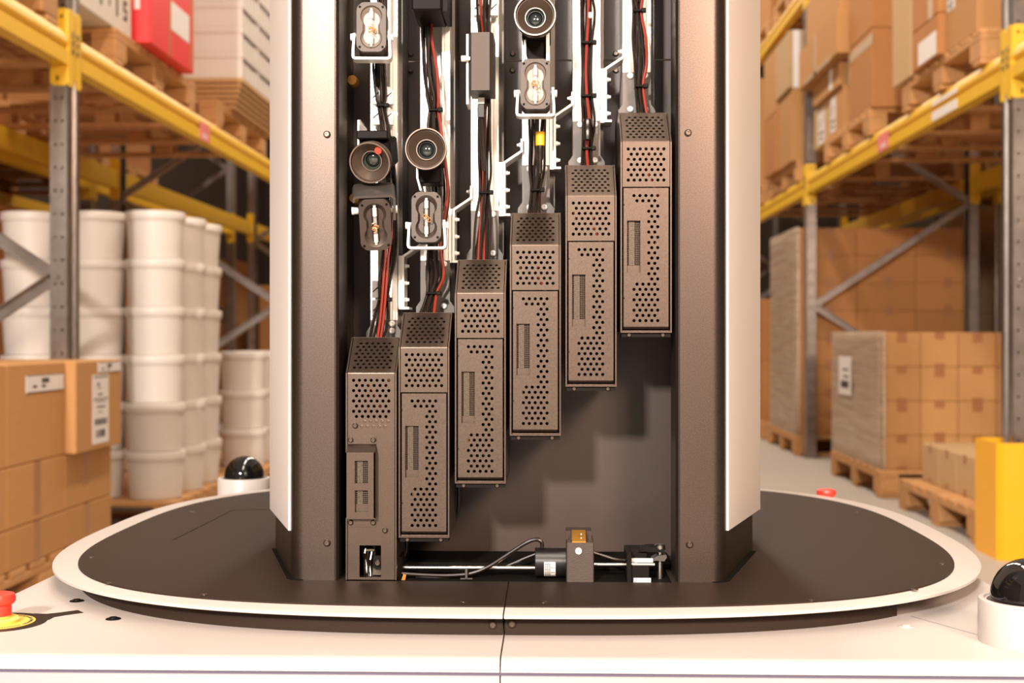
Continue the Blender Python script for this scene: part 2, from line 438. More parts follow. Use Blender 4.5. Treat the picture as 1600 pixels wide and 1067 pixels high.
# generic button head screw facing the camera (-y)
m = MB(); m.lathe([(0.0004,0.0012),(0.0008,0.0012),(0.00085,0.0020),(0.0016,0.0020),(0.0024,0.0012),(0.0026,0.0)], (0,0,0), '-y', 14, True)
scf_me = m.build('screw', 'screw', None, local=True).data
bpy.data.objects.remove(bpy.data.objects['screw'])
wscf_me = scf_me.copy(); wscf_me.materials[0] = M['whitemetal']
def screw(px, py, Y, s=1.0, parent=robot, white=False):
    p = W(px, py, Y); o = link('screw', wscf_me if white else scf_me, parent, (p.x-RX, p.y-RY, p.z)); o.scale = (s, s, s); return o
ysk = YC - 0.470
screw(770, 976, ysk-0.0002, 1.25); screw(800, 974.5, ysk-0.0002, 1.25)
# small white pad and levels at the right end of the skirt
a, b = G(1424,963,0.589), G(1600,1012,0.589); d = (b-a).normalized(); nn = Vector((-d.y,d.x,0))*0.0007
m = MB(); m.prism([(a+nn).to_2d(),(b+nn).to_2d(),(b-nn).to_2d(),(a-nn).to_2d()], 0.5888, 0.58915); m.build('panel_gap', 'shellgrey', robot)
# plugs in the base cover
for px, py in [(120,939),(177,967),(1416,979)]:
    p = G(px, py, 0.5891)
    m = MB(); m.lathe([(0.0066,0.0),(0.0062,0.0006),(0.0036,0.0007),(0.0032,0.0018),(0.0001,0.0020)], (p.x,p.y,0.5891), 'z', 18)
    m.build('cover_plug', 'black' if px < 1000 else 'white', robot)

# --- emergency stops
def e_stop(x, y, sticker):
    m = MB(); m.lathe([(0.0172,0),(0.0172,0.003),(0.0150,0.0046),(0.0105,0.0046),(0.0105,0.0060)], (x,y,0.5894), 'z', 36)
    st = m.build('emergency_stop', 'yellowdisc', robot)
    m = MB(); prof = [(0.0104,0.0045),(0.0104,0.0150),(0.0128,0.0162),(0.0137,0.0180),(0.0137,0.0212),(0.0126,0.0240),(0.0090,0.0250),(0.0001,0.0252)]
    n = 36; rings = []
    for r, h in prof:
        rings.append([(x+(r-(0.0004 if (k%2 and 0.016<h<0.0225) else 0))*math.cos(2*math.pi*k/n), y+(r-(0.0004 if (k%2 and 0.016<h<0.0225) else 0))*math.sin(2*math.pi*k/n), 0.5894+h) for k in range(n)])
    m.loft(rings); m.build('button', 'redplastic', st)
    if sticker:
        m = MB(); m.lathe([(0.0295,0.0004),(0.0001,0.0005)], (x,y,0.5894), 'z', 40); m.lathe([(0.0295,0),(0.0295,0.0004)], (x,y,0.5894), 'z', 40); m.build('yellow_ring', 'yellowdisc', st)
        m = MB(); m.lathe([(0.0390,0),(0.0388,0.0003),(0.0290,0.0003)], (x,y,0.5891), 'z', 44)
        b = G(126, 955.5, 0.589); a = Vector((x,y,0.589)); d = (b-a).normalized(); nn = Vector((-d.y,d.x,0))
        q = [a+d*0.036+nn*0.017, a+d*0.044+nn*0.0085, a+d*0.054+nn*0.0068, b+nn*0.0068, b-nn*0.0068, a+d*0.054-nn*0.0068, a+d*0.044-nn*0.0085, a+d*0.036-nn*0.017]
        m.prism([v.to_2d() for v in q], 0.5891, 0.58935)
        m.build('black_sticker', 'deck', st)
        m = MB()
        for k in range(34):     # tiny print round the yellow ring, too small to read
            an = R(-75 + 150*k/33.0)
            if k in (11, 22): continue
            c = Vector((math.cos(an), math.sin(an))); t = Vector((-c.y, c.x)); ce = Vector((x,y)) + c*0.0262
            hgt = 0.0009 + 0.0006*rnd.random()
            m.prism([ce-t*0.0004-c*hgt, ce+t*0.0004-c*hgt, ce+t*0.0004+c*hgt, ce-t*0.0004+c*hgt], 0.5898, 0.59005)
        o = m.build('print', 'ink', st); o['kind'] = 'stuff'
p = G(-2, 972, 0.5894); e_stop(p.x, p.y, True)
e_stop(2*RX - p.x, 2*RY - p.y - 0.01, False)
# --- sensor domes
def dome(x, y):
    m = MB(); m.lathe([(0.0385,0),(0.0385,0.0325),(0.0378,0.0338),(0.0365,0.0342),(0.0340,0.0340),(0.0335,0.0325),(0.0280,0.0322)], (x,y,0.589), 'z', 56)
    d = m.build('sensor_dome', 'white', robot)
    m = MB(); m.lathe([(0.0318,0.0),(0.0318,0.0326),(0.0270,0.0329)], (x,y,0.589), 'z', 48); m.build('dome_seat', 'alugrey', d)
    m = MB(); m.lathe([(0.0294,0.0300)]+[(0.0294*math.cos(R(90)*k/14)+1e-5, 0.036+0.0300*math.sin(R(90)*k/14)) for k in range(15)], (x,y,0.589), 'z', 56)
    m.build('dome_glass', 'dome', d)
dome(0.3775, 1.060); dome(-0.4545, 1.945)

# --- mast columns
TY = 1.190; ZT = 1.95
def column(side):
    inner = WX(529, TY) if side < 0 else WX(1056, TY)
    flat = WX(474, TY) if side < 0 else WX(1113, TY)
    edge = WX(453, TY+0.016) if side < 0 else WX(1136.5, TY+0.016)
    s = side
    pts = [(inner, TY+0.05), (inner, TY+0.003), (inner+s*0.0025, TY), (flat, TY)]
    rr = abs(edge-flat)
    for k in range(1, 9):
        a = R(80)*k/8; pts.append((flat + s*rr*math.sin(a)/math.sin(R(80)), TY + 0.018*(1-math.cos(a))/(1-math.cos(R(80)))))
    e = pts[-1]
    back = (e[0] + s*0.0465, TY+0.175); pts.append(back); pts.append((back[0], 1.66)); pts.append((back[0]-s*0.03, 1.68))
    pts += [(back[0]-s*0.03, TY+0.16), (inner+s*0.004, TY+0.05)]
    m = MB(); m.prism(pts, ZD, ZT); c = m.build('mast_column', 'powder', robot)
    # inner edge trim
    # white side panel: stands proud of the column's flank
    zt0 = W(450 if s < 0 else 1140, 829, TY+0.012).z
    f0 = (WX(450.5, TY+0.012), TY+0.012) if s < 0 else (WX(1138.5, TY+0.012), TY+0.012)
    bk = (WX(421.5, TY+0.165), TY+0.165) if s < 0 else (WX(1188, TY+0.165), TY+0.165)
    d = (Vector(bk)-Vector(f0)).normalized(); n_ = Vector((-d.y, d.x))*(1 if s < 0 else -1)
    inn = -n_*0.004
    if (Vector(f0)+inn).x*s > f0[0]*s: inn = -inn
    A, B, C_ = Vector(f0), Vector(bk), Vector((bk[0], 1.66))
    poly = [A, B, C_, C_ - Vector((s*0.004,0)), B+inn, A+inn]
    m = MB(); m.prism(poly, zt0, ZT); pnl = m.build('side_panel', 'panelwhite', c)
    # thin black strip along the inner lip
    lipx = inner + s*0.0004
    boxpart('edge_seam', 'black', c, inner+s*0.0030, inner+s*0.0036, TY-0.0003, TY+0.001, ZD, ZT)
    # black strip on the deck for the shade of the open gap round the flank
    m = MB(); q = [Vector(p) for p in pts[3:12]+[pts[12]]]; o_ = []
    for p in q: o_.append(p + Vector((s*0.0035, -0.002)))
    m.prism([p for p in q] + list(reversed(o_)), ZD, ZD+0.0007); m.build('gap_shade', 'blackmatt', c)
    for (px, py) in ([(511,210),(511,848)] if s < 0 else [(1075,207.5),(1077.5,850.5)]):
        p = W(px, py, TY); link('screw', scf_me, c, (p.x-RX, p.y-RY, p.z)).scale = (1.3,1.3,1.3)
    return c
colL = column(-1); colR = column(1)
# --- inner back panel in two sheets with a joint
BY = 1.335
zb = W(800, 868, BY).z; zj = W(800, 95, BY).z
for (z0, z1) in ((zb, zj-0.0006), (zj+0.0006, ZT)):
    boxpart('back_panel', 'panel', robot, -0.205, 0.130, BY, BY+0.003, z0, z1, 0.0004)
for px in (642, 801, 962):
    screw(px, 84, BY-0.0003, 1.15); screw(px, 110, BY-0.0003, 1.15)
boxpart('inner_wall', 'panel', robot, WX(548,1.25)-0.012, WX(548,1.25)-0.010, TY+0.052, BY, ZD, ZT)
for (px,py) in ((551,126),(554,310)):
    p = W(px,py,1.26); m = MB(); m.lathe([(0.002,0.004),(0.0045,0.004),(0.0052,0.0),(0.0052,-0.01)], tuple(p), '-y', 16, True); m.build('grommet', 'copper', robot)

# --- rails, one per channel, with mounting plates and offset brackets
rails = [(579,621),(657,703),(736,779),(816,859),(895,938),(973,1017)]
plate_y = [(500,526),(407,487),(329,405),(258,333),(189,260),(113,180)]
YR = 1.268
for i, ((xl, xr), (pt, pb)) in enumerate(zip(rails, plate_y)):
    a, b = WX(xl, YR), WX(xr, YR); t = (b-a)*0.27
    zlow = WZ(xl, pb, YR) - 0.03
    poly = [(a,YR),(a+t*0.62,YR),(a+t*0.62,YR+0.0015),(a+t*0.70,YR+0.0015),(a+t*0.70,YR),(a+t,YR),(a+t,YR+0.026),(b-t,YR+0.026),(b-t,YR),(b-t*0.70,YR),(b-t*0.70,YR+0.0015),(b-t*0.62,YR+0.0015),(b-t*0.62,YR),(b,YR),(b,BY-0.001),(a,BY-0.001)]
    m = MB(); m.prism(poly, zlow, ZT); rail = m.build('rail', 'alu', robot)
    x2 = WX(xr+ (8 if i < 4 else 5), YR+0.012)
    m = MB(); m.prism([(b,YR+0.012),(x2,YR+0.012),(x2,BY-0.001),(b,BY-0.001)], zlow, ZT); m.build('rail_side', 'alugrey', rail)
    # plate with flared foot, two screws on top and two on the foot
    yp = YR-0.003
    z0, z1 = WZ(xl,pb,yp)-0.004, WZ(xl,pt,yp); zf = z0+0.0125
    A, B_ = WX(xl,yp), WX(xr,yp); fl = 0.0042
    m = MB(); m.prism([(A-fl,z0),(B_+fl,z0),(B_+fl,zf-0.004),(B_,zf+0.002),(B_,z1),(A,z1),(A,zf+0.002),(A-fl,zf-0.004)], yp, yp+0.0028, 'y')
    pl = m.build('mounting_plate', 'alugrey', robot)
    for sx in (0.27, 0.80):
        for zz in (z1-0.0035, zf-0.003):
            o = link('screw', wscf_me, pl, (A+(B_-A)*sx-RX, yp-RY, zz)); o.scale = (1.25,1.25,1.25)
def bracket(dx, dz):
    m = MB(); Y = 1.262; P = lambda x, y: (WX(x,Y)+dx, WZ(x,y,Y)+dz)
    m.strip([P(736,290), P(736,309), P(708.5,327.5), P(708.5,408.5), P(718,408.5)], 0.0021, Y, Y+0.030)
    br = m.build('offset_bracket', 'whitemetal', robot)
    m = MB(); a = P(700.5,326); b = P(707,410); m.box(a[0],b[0],Y+0.004,Y+0.03,b[1],a[1]); m.build('bracket_flange', 'alu', br)
    for yy in (342,369,395):
        p = P(710,yy); m = MB(); m.lathe([(0.0022,0.0),(0.0022,0.0022),(0.0015,0.0022),(0.0015,0.0042)], (p[0],Y+0.008,p[1]), 'x', 12, False, True); m.build('bolt', 'whitemetal', br)
    p = P(735,298); m = MB(); m.lathe([(0.0022,0.0),(0.0022,-0.0022),(0.0013,-0.0022),(0.0013,-0.0042)], (p[0],Y+0.008,p[1]), 'x', 12, False, True); m.build('bolt', 'whitemetal', br)
for k in range(-1, 4): bracket(k*79.3*1.262/F, k*73.0*1.262/F)
boxpart('foot_link', 'whitemetal', robot, WX(560,1.262), WX(563,1.262), 1.262, 1.29, WZ(560,268,1.262), WZ(560,187,1.262))

# --- compute modules: bent perforated cover, perforated front, side plates, electronics
PU, PV, HR = 9.25*PX, 8.13*PX, 2.55*PX
HWI = 36.6*PX; HWO = 39.9*PX
A7 = [-3,-2,-1,0,1,2,3]; A6 = [-2.5,-1.5,-.5,.5,1.5,2.5]
def side_plates(m, zbot, y1=0.105):
    for s in (-1, 1):
        x0, x1 = s*HWO, s*(HWO-0.0013)
        poly = [(-0.0006,zbot),(-0.0006,-0.0005),(0.035,0.0318),(y1,0.0318),(y1,zbot)]
        m.prism(poly, min(x0,x1), max(x0,x1), 'x')
    m.box(-HWO, HWO, y1-0.0015, y1, zbot, 0.0318); m.box(-HWO, HWO, 0.037, y1, 0.0305, 0.0318)
    m.box(-HWO, HWO, 0.003, y1, zbot, zbot+0.0012)
def cover(m, rows, zbot, w=HWI):
    m.perf((0,0,0), (1,0,0), (0,0,1), (0,-1,0), -w, w, zbot, -0.0006, [(-(12.2+8.1*k)*PX, [u*PU for u in (A7 if k%2==0 else A6)]) for k in range(rows)], PU, PV, HR, 0.0012)
    L = 82*PX; V = Vector((0,0.035,0.0312)).normalized(); N = Vector((0,-V.z,V.y))
    m.perf((0,0.0004,0.0002), (1,0,0), V, N, -w, w, 0, L, [((11+8.13*k)*PX, [u*PU for u in (A7 if k%2==0 else A6)]) for k in range(8)], PU, PV, HR, 0.0012)
    # rounded bend between the upright and the sloping face
    arc = []
    for k in range(6):
        a = R(48.3)*k/5; rr = 0.0020
        arc.append((rr*(1-math.cos(a)) - 0.00012, -0.0011 + rr*math.sin(a)))
    m.loft([[(-w,y,z),(w,y,z)] for y, z in arc], False, False, False)
    m.f = m.f
def innards(parent, zbot, seed):
    r = random.Random(seed); m = MB()
    m.box(-HWI*0.96, HWI*0.96, 0.045, 0.047, zbot+0.008, 0.024)
    b = m.build('circuit_board', 'pcb', parent, local=True)
    m = MB()
    for k in range(22):
        x = r.uniform(-0.8,0.7)*HWI; z = r.uniform(zbot+0.012, 0.0); s1, s2 = r.uniform(.0015,.005), r.uniform(.002,.008)
        m.mi = r.choice([0,0,0,0,0,1,3,1]); m.box(x, x+s1, r.uniform(0.014,0.035), 0.045, z, z+s2)
    for k in range(4):
        x = r.uniform(-0.6,0.6)*HWI; m.mi = r.choice([1,0,0]); z = r.uniform(-0.12,-0.03)
        m.tube([(x+0.006*math.sin(q*1.1+k), 0.012+0.004*math.cos(q), z+0.012*q) for q in range(8) if z+0.012*q < 0.012], 0.0013, 6)
    o = m.build('components', ['black','redcable','alugrey','copper'], parent, local=True); o['kind'] = 'stuff'
def port_insert(parent, x0, x1, z0, z1, y=0.0035):
    m = MB(); m.box(x0, x1, y, y+0.002, z0, z1)
    p = m.build('display_port', 'alugrey', parent, local=True)
    return p
def port_grid(m, x0, x1, z0, z1, y):
    n = max(3, int((z1-z0)/0.0016))
    for i in range(n):
        zc = z0 + (i+.5)*(z1-z0)/n
        for j in range(7):
            xc = x0 + (j+.5)*(x1-x0)/7
            m.mi = 0 if j in (0,4,5,6) else (1 if (i*3+j) % 5 else 2)
            m.box(xc-0.00055, xc+0.00055, y-0.0006, y+0.0004, zc-0.0005, zc+0.0005)
def rail_module():
    zb_ = -298*PX
    m = MB(); side_plates(m, zb_); mod = m.build('compute_module', 'module', robot, local=True)
    m = MB(); cover(m, 7, -71.2*PX); m.build('vent_cover', 'module', mod, local=True)
    m = MB()
    rows = []
    for k in range(25):
        if k < 2: us = [-2,-1,0,1,2] if k == 0 else [-1.5,-.5,.5,1.5]
        elif k < 17: us = [1,2] if k % 2 == 0 else [.5,1.5]
        else: us = [-1.5,-.5,.5,1.5] if k % 2 == 1 else [-2,-1,0,1,2]
        rows.append((-(85.0+8.15*k)*PX, [(u-0.03)*PU for u in us]))
    win = (-29.8*PX, -8.6*PX, -205*PX, -124*PX)
    m.perf((0,0.0004,0), (1,0,0), (0,0,1), (0,-1,0), -HWI+0.0009, HWI-0.0009, -290*PX, -73.2*PX, rows, PU, 8.15*PX, HR, 0.0012, wins=[win])
    # turned-in bottom edge
    m.add([(-HWI+.0009,0.0004,-290*PX),(HWI-.0009,0.0004,-290*PX),(HWI-.0009,0.0022,-293.5*PX),(-HWI+.0009,0.0022,-293.5*PX)], [(0,3,2,1)])
    fp = m.build('front_panel', 'module', mod, local=True)
    m = MB(); m.box(win[0]-0.001, win[1]+0.001, 0.0042, 0.0050, win[2]-0.001, win[3]+0.001); pt = m.build('display_slot', 'module', mod, local=True)
    m = MB(); port_grid(m, win[0]+0.0004, win[1]-0.0004, win[2]+11*PX, win[3]-0.0006, 0.0040); o = m.build('contact_grid', ['blackmatt','port','module'], pt, local=True); o['kind'] = 'stuff'
    m = MB(); m.box(-HWO, HWO, -0.0012, 0.02, zb_-0.0009, zb_+0.0004); m.build('bottom_lip', 'module', mod, local=True)
    m = MB(); m.box(-HWO+0.001, HWO-0.001, 0.002, 0.02, zb_-0.0048, zb_-0.0009); m.build('bottom_flange', 'black', mod, local=True)
    for sx in (-0.72, 0.72):
        o = link('screw', scf_me, mod, (sx*HWI, 0.0018, zb_-0.0030)); o.scale = (0.85,0.85,0.85)
    for s, z in ((-1,-100*PX),(-1,-246*PX)):
        m = MB(); m.box(-HWI+0.0002, -HWI+0.0018, -0.0002, 0.0015, z, z+1.2*PX); m.build('panel_notch', 'blackmatt', mod, local=True)
    innards(mod, zb_, 3)
    return mod
mods = [(662.5,542.0),(750.5,457.0),(836.5,382.0),(923.5,305.0),(1009.5,220.5)]   # second to sixth: centre and bend line in the photograph
proto = rail_module()
for k, (px, py) in enumerate(mods):
    o = proto if k == 0 else copy_tree(proto, robot)
    p = W(px, py, TY+0.004); o.location = (p.x-RX, TY+0.004-RY, p.z)
# first module: stands on the deck, its own front
p1 = W(580, 582, TY); zb1 = ZD - p1.z
m = MB(); side_plates(m, zb1+0.0006); mod1 = m.build('compute_module', 'module', robot, local=True, loc=(p1.x-RX, TY-RY, p1.z))
m = MB(); cover(m, 8, -79*PX); m.build('vent_cover', 'module', mod1, local=True)
m = MB(); winb = (-18.5*PX, 15.5*PX, -321*PX, -271*PX)
m.perf((0,0,0), (1,0,0), (0,0,1), (0,-1,0), -HWI, HWI, zb1+0.0008, -79*PX, [], PU, PV, HR, 0.0012, wins=[winb]); m.build('front_panel', 'module', mod1, local=True)
m = MB()
for r_, z in ((0,-76-0.5),(1,-84.5)):
    for k in range(5):
        x = (-14.5 + 9.25*k - 4.6*r_ + 4)*PX
        m.lathe([(HR*1.0,0.0002),(HR*0.8,0.0003),(HR*0.75,-0.0001)], (x,0,z*PX), '-y', 12)
o = m.build('embossed_dots', 'module', mod1, local=True)
m = MB(); wv = [(-23.5*PX,-12.5*PX+9.5*PX,-172*PX,-137*PX),(-23.5*PX,-12.5*PX+9.5*PX,-217*PX,-183*PX)]
x0, x1 = -38.5*PX, 8*PX; yo = -0.009
m.perf((0,yo,0), (1,0,0), (0,0,1), (0,-1,0), x0, x1, -226*PX, -124*PX, [], PU, PV, HR, 0.0012, wins=wv)
m.prism([(0.0,-112*PX),(yo,-124*PX),(yo+0.0013,-124*PX),(0.0,-114*PX)], x0+0.001, x1, 'x')
m.box(x0+0.001, x1, yo, -0.0001, -227.5*PX, -226*PX); m.box(x1-0.0012, x1, yo, 0, -226*PX, -124*PX); m.box(x0, x0+0.0012, yo, 0.0, -226*PX, -124*PX)
m.box(x0+0.002, x1, -0.0008, 0.0, -112*PX, -99*PX); m.box(x0+0.002, x1, -0.0008, 0.0, -242*PX, -227*PX)
bk_ = m.build('port_bracket', 'module', mod1, local=True)
m = MB()
for (a,b,c,d) in wv:
    m.mi = 3; m.box(a-.001, b+.001, yo+0.0035, yo+0.005, c-.001, d+.001)
    port_grid(m, a+0.0004, b-0.0004, c+(0 if c > -180*PX else 12*PX), d-0.0004, yo+0.0036)
o = m.build('contact_grid', ['blackmatt','port','module','module'], bk_, local=True); o['kind'] = 'stuff'
for sx, sz in ((-32,-105.5),(3.5,-105.5),(-32,-235),(3.5,-235),(22,-247),(-25,-83)):
    link('screw', scf_me, mod1, (sx*PX, -0.0008, sz*PX))
innards(mod1, -250*PX, 9)
m = MB(); m.box(winb[0]+0.012, winb[1], 0.006, 0.010, winb[2]+12*PX, winb[3]-18*PX); m.build('latch_block', 'black', mod1, local=True)
link('screw', scf_me, mod1, (9*PX, 0.006, -300*PX)).scale = (1.3,1.3,1.3)
m = MB()
for k in range(5): m.tube([(winb[0]+0.002+0.0022*k+0.001*math.sin(q+k), 0.014+0.002*math.cos(q*2+k), winb[2]-0.004+0.006*q) for q in range(7)], 0.0011, 6)
m.mi = 1; m.box(winb[0]+0.004, winb[0]+0.012, 0.011, 0.014, winb[3]-12*PX, winb[3]-9*PX); m.box(winb[1]-0.009, winb[1], 0.012, 0.014, winb[2], winb[2]+12*PX)
o = m.build('cable_tangle', ['cable','port'], mod1, local=True); o['kind'] = 'stuff'

# --- cables: stations are (y, centre x, spread) read along each channel
ch = [
 [(-40,597,8),(30,596,7),(95,592,9),(150,595,9),(165,596,6),(205,602,9),(255,607,8),(300,611,7),(395,606,12),(440,602,11),(468,599,8),(500,594,12),(535,590,14)],
 [(-40,672,9),(50,668,8),(110,672,11),(150,676,9),(172,678,8),(205,680,11),(300,690,13),(378,680,13),(430,680,13),(458,675,9),(495,668,13)],
 [(-40,757,11),(20,757,11),(60,757,8),(150,757,8),(175,757,9),(230,757,10),(270,757,9),(301,757,8),(345,757,13),(412,752,11)],
 [(-40,840,10),(55,840,10),(110,840,10),(178,838,13),(225,838,14),(265,838,11),(297,837,8),(340,833,9)],
 [(-40,917,10),(20,918,10),(67,917,9),(110,916,9),(150,917,9),(190,918,10),(232,917,8),(268,917,8)],
 [(-40,996,9),(17,996,7),(60,999,9),(100,1000,9),(135,999,7),(190,1002,9)],
]
ties = [[165,468],[172,458],[301],[297],[67,150,232],[17,135]]
reds = [set(),{6},{2,4},set(),{3},{6}]
for st in ch:     # the looms go on up the mast
    x0 = st[0][1]; st[0:0] = [(-1290, x0-4, 9), (-900, x0+3, 9), (-620, x0, 7), (-330, x0+2, 10)]
for c, st in enumerate(ch):
    nC = 7
    for k in range(nC):
        r = random.Random(100*c+k); pts = []; red = k in reds[c]
        u = (k+0.5)/nC*2-1
        for j, (y, x, sp) in enumerate(st):
            tie = any(abs(y-t) < 4 for t in ties[c])
            wob = 0 if tie else r.uniform(-0.28, 0.28)
            Yc = 1.250 + (0.004*((k*5) % 3) - 0.003) + (0 if tie else r.uniform(-0.003,0.003))
            p = W(x + sp*(u+wob), y, Yc)
            if j == len(st)-1: p.y = 1.238
            pts.append(p)
        # smooth through the stations
        sm = []
        for j in range(len(pts)-1):
            p0, p1_, p2, p3 = pts[max(j-1,0)], pts[j], pts[j+1], pts[min(j+2,len(pts)-1)]
            for q in range(6):
                t = q/6; sm.append(0.5*((2*p1_)+(p2-p0)*t+(2*p0-5*p1_+4*p2-p3)*t*t+(3*p1_-p0-3*p2+p3)*t**3))
        sm.append(pts[-1])
        m = MB(); m.tube(sm, (0.0015 if red else (0.0016 if k % 2 else 0.0012)), 8); m.build('cable', 'redcable' if red else 'cable', robot)
    for t in ties[c]:
        x = next(x for (y,x,sp) in st if abs(y-t) < 4); sp = next(sp for (y,x,sp) in st if abs(y-t) < 4)
        p = W(x, t, 1.246); hw = (sp+0.5)*PX
        m = MB(); m.box(p.x-hw, p.x+hw, p.y-0.0035, p.y+0.012, p.z-0.0011, p.z+0.0011, 0.0007); m.box(p.x+hw-0.001, p.x+hw+0.0035, p.y-0.0045, p.y+0.001, p.z-0.002, p.z+0.002, 0.0006)
        m.build('cable_tie', 'black', robot)
for px_, dx in ((604,0),(609,4)):     # the two red leads low in the first channel
    pts = [W(x,y,Yc) for x,y,Yc in ((px_+dx,330,1.250),(px_+dx-1,370,1.247),(px_-2,400,1.243),(px_-5,440,1.240),(px_-7,468,1.240),(px_-10,500,1.239),(px_-15,535,1.238))]
    m = MB(); m.tube(pts, 0.0013, 8); m.build('cable', 'redcable', robot)
# plugs and sleeves on the cables
p = W(844,217,1.236); m = MB(); m.lathe([(0.0040,0.0065),(0.0043,0.006),(0.0043,-0.006),(0.0038,-0.0065)], tuple(p), 'z', 18, True, True); m.build('yellow_plug', 'guard', robot)
m = MB(); m.lathe([(0.0032,0.0),(0.0030,-0.012),(0.0022,-0.014),(0.0020,-0.026)], (p.x,p.y,p.z-0.0064), 'z', 14, True, True); m.build('plug_boot', 'cable', robot)
p = W(918,203,1.236); m = MB(); m.lathe([(0.0036,0.010),(0.0040,0.0085),(0.0040,0.002),(0.0036,0.0),(0.0040,-0.002),(0.0036,-0.009),(0.0022,-0.010)], tuple(p), 'z', 16, True, True); m.build('cable_sleeve', 'cable', robot)
p = W(922,24,1.236); m = MB(); m.box(p.x-0.0016,p.x+0.0016,p.y-0.002,p.y+0.002,p.z-0.0026,p.z+0.0026,0.0005); m.build('wire_tag', 'paper', robot)
p = W(752,163,1.226); m = MB(); m.box(p.x-0.0030,p.x+0.0030,p.y-0.003,p.y+0.003,p.z,p.z+0.006,0.0004); plug = m.build('network_plug', 'whitemetal', robot)
m = MB(); m.box(p.x-0.0034,p.x+0.0034,p.y-0.0035,p.y+0.0035,p.z-0.013,p.z,0.0008); m.build('plug_boot', 'cable', plug)
m = MB(); m.tube([(p.x,p.y,p.z-0.012),(p.x+0.0003,p.y+0.003,p.z-0.03),(p.x+0.002,p.y+0.012,p.z-0.06)], 0.0017, 8); m.build('plug_cable', 'cable', plug)
# white clips holding the bundle in the first and third channel
for (x, y) in ((588,150),(608,150),(588,182),(608,182),(588,452),(588,482),(746,12),(772,12)):
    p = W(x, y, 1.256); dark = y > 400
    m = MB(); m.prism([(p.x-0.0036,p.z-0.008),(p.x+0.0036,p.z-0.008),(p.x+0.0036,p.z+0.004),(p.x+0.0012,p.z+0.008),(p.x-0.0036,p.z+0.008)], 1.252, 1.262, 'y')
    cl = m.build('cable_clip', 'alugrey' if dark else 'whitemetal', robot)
    m = MB(); m.prism([(p.x-0.0026,p.z-0.003),(p.x+0.003,p.z+0.002),(p.x+0.003,p.z+0.0034),(p.x-0.0026,p.z-0.0016)], 1.2515, 1.253, 'y'); m.build('clip_slot', 'black', cl)

# --- cameras
def lens(px, py, Y, tilt=(0,0,0), dot=False, block=0):
    r = 33.0*PX*Y/1.19; p = W(px, py, Y)
    m = MB(); m.lathe([(r*0.40,-0.034),(r*0.62,-0.034),(r*0.66,-0.020),(r*0.80,-0.019),(r*0.80,-0.013),(r*0.93,-0.012),(r*0.93,-0.004),(r*1.0,-0.0035),(r*1.0,0.0005),(r*0.985,0.0012)], (0,0,0), '-y', 48)
    L = m.build('camera', 'lensring', robot, local=True, loc=(p.x-RX, Y-RY, p.z), rot=tilt)
    m = MB(); m.lathe([(r*0.985,0.0012),(r*0.93,0.0012),(r*0.915,0.0004)], (0,0,0), '-y', 48); m.build('lens_rim', 'lensedge', L, local=True)
    m = MB(); m.lathe([(r*0.915,0.0004),(r*0.88,-0.0018),(r*0.86,-0.0018),(r*0.50,-0.0085)], (0,0,0), '-y', 48); m.build('lens_hood', 'lensring', L, local=True)
    m = MB(); m.lathe([(r*0.50,-0.0085),(r*0.495,-0.0073),(r*0.455,-0.0073),(r*0.45,-0.0095)], (0,0,0), '-y', 44); m.build('lens_ring', 'lensedge', L, local=True)
    m = MB(); m.lathe([(r*0.45,-0.0095),(r*0.39,-0.0118),(r*0.38,-0.0110),(r*0.355,-0.0110),(r*0.345,-0.0130)], (0,0,0), '-y', 40); m.build('lens_barrel', 'glassring', L, local=True)
    m = MB(); m.lathe([(r*0.35*math.sin(R(75)*k/8)/math.sin(R(75))+1e-5, -0.0140+0.0042*(math.cos(R(75)*k/8)-math.cos(R(75)))) for k in range(8,-1,-1)], (0,0,0), '-y', 32); m.build('lens_glass', 'glass', L, local=True)
    m = MB(); m.box(-0.013,0.013,0.030,0.060,-0.013,0.013,0.002); m.build('camera_body', 'black', L, local=True)
    if dot:
        m = MB(); m.lathe([(0.0034,0),(0.0030,0.0006),(0.0001,0.0007)], (0.0078,0.0028,0.0102), '-y', 18); m.build('red_dot', 'redplastic', L, local=True)
    return L
lens(578, 254, 1.190, (R(19), 0, R(-6)), True)
lens(665.5, 232.5, 1.186, (R(2), 0, R(1)))
lens(836, 24, 1.186, (R(-3), 0, R(-1)))
# camera cradles
p = W(572,208,1.225); m = MB(); m.box(WX(562,1.225),WX(610,1.225),1.205,1.25,WZ(560,222,1.225),WZ(560,209,1.225),0.001); m.build('camera_mount', 'black', robot)
m = MB(); m.prism([(WX(559,1.21),WZ(559,228,1.21)),(WX(561.5,1.21),WZ(559,228,1.21)),(WX(561.5,1.21),WZ(559,188,1.21)),(WX(559,1.21),WZ(559,188,1.21))],1.208,1.26,'y'); m.build('mount_plate', 'whitemetal', robot)
def cradle(px, y0, y1, Y=1.222):
    m = MB(); m.box(WX(px-17,Y), WX(px+17,Y), Y, Y+0.03, WZ(px,y1,Y), WZ(px,y0,Y), 0.001); c = m.build('camera_mount', 'black', robot)
    m = MB(); m.strip([(WX(px-19.5,Y),WZ(px,y0-4,Y)),(WX(px-19.5,Y),WZ(px,y1-8,Y)),(WX(px-14,Y),WZ(px,y1+12,Y))], 0.0018, Y-0.004, Y+0.03); m.build('mount_arm', 'whitemetal', c)
cradle(672, 258, 286); cradle(840, 55, 94)
m = MB(); m.strip([(WX(856,1.22),WZ(856,45,1.22)),(WX(856,1.22),WZ(856,96,1.22))], 0.003, 1.215, 1.25); m.build('mount_arm', 'whitemetal', robot)

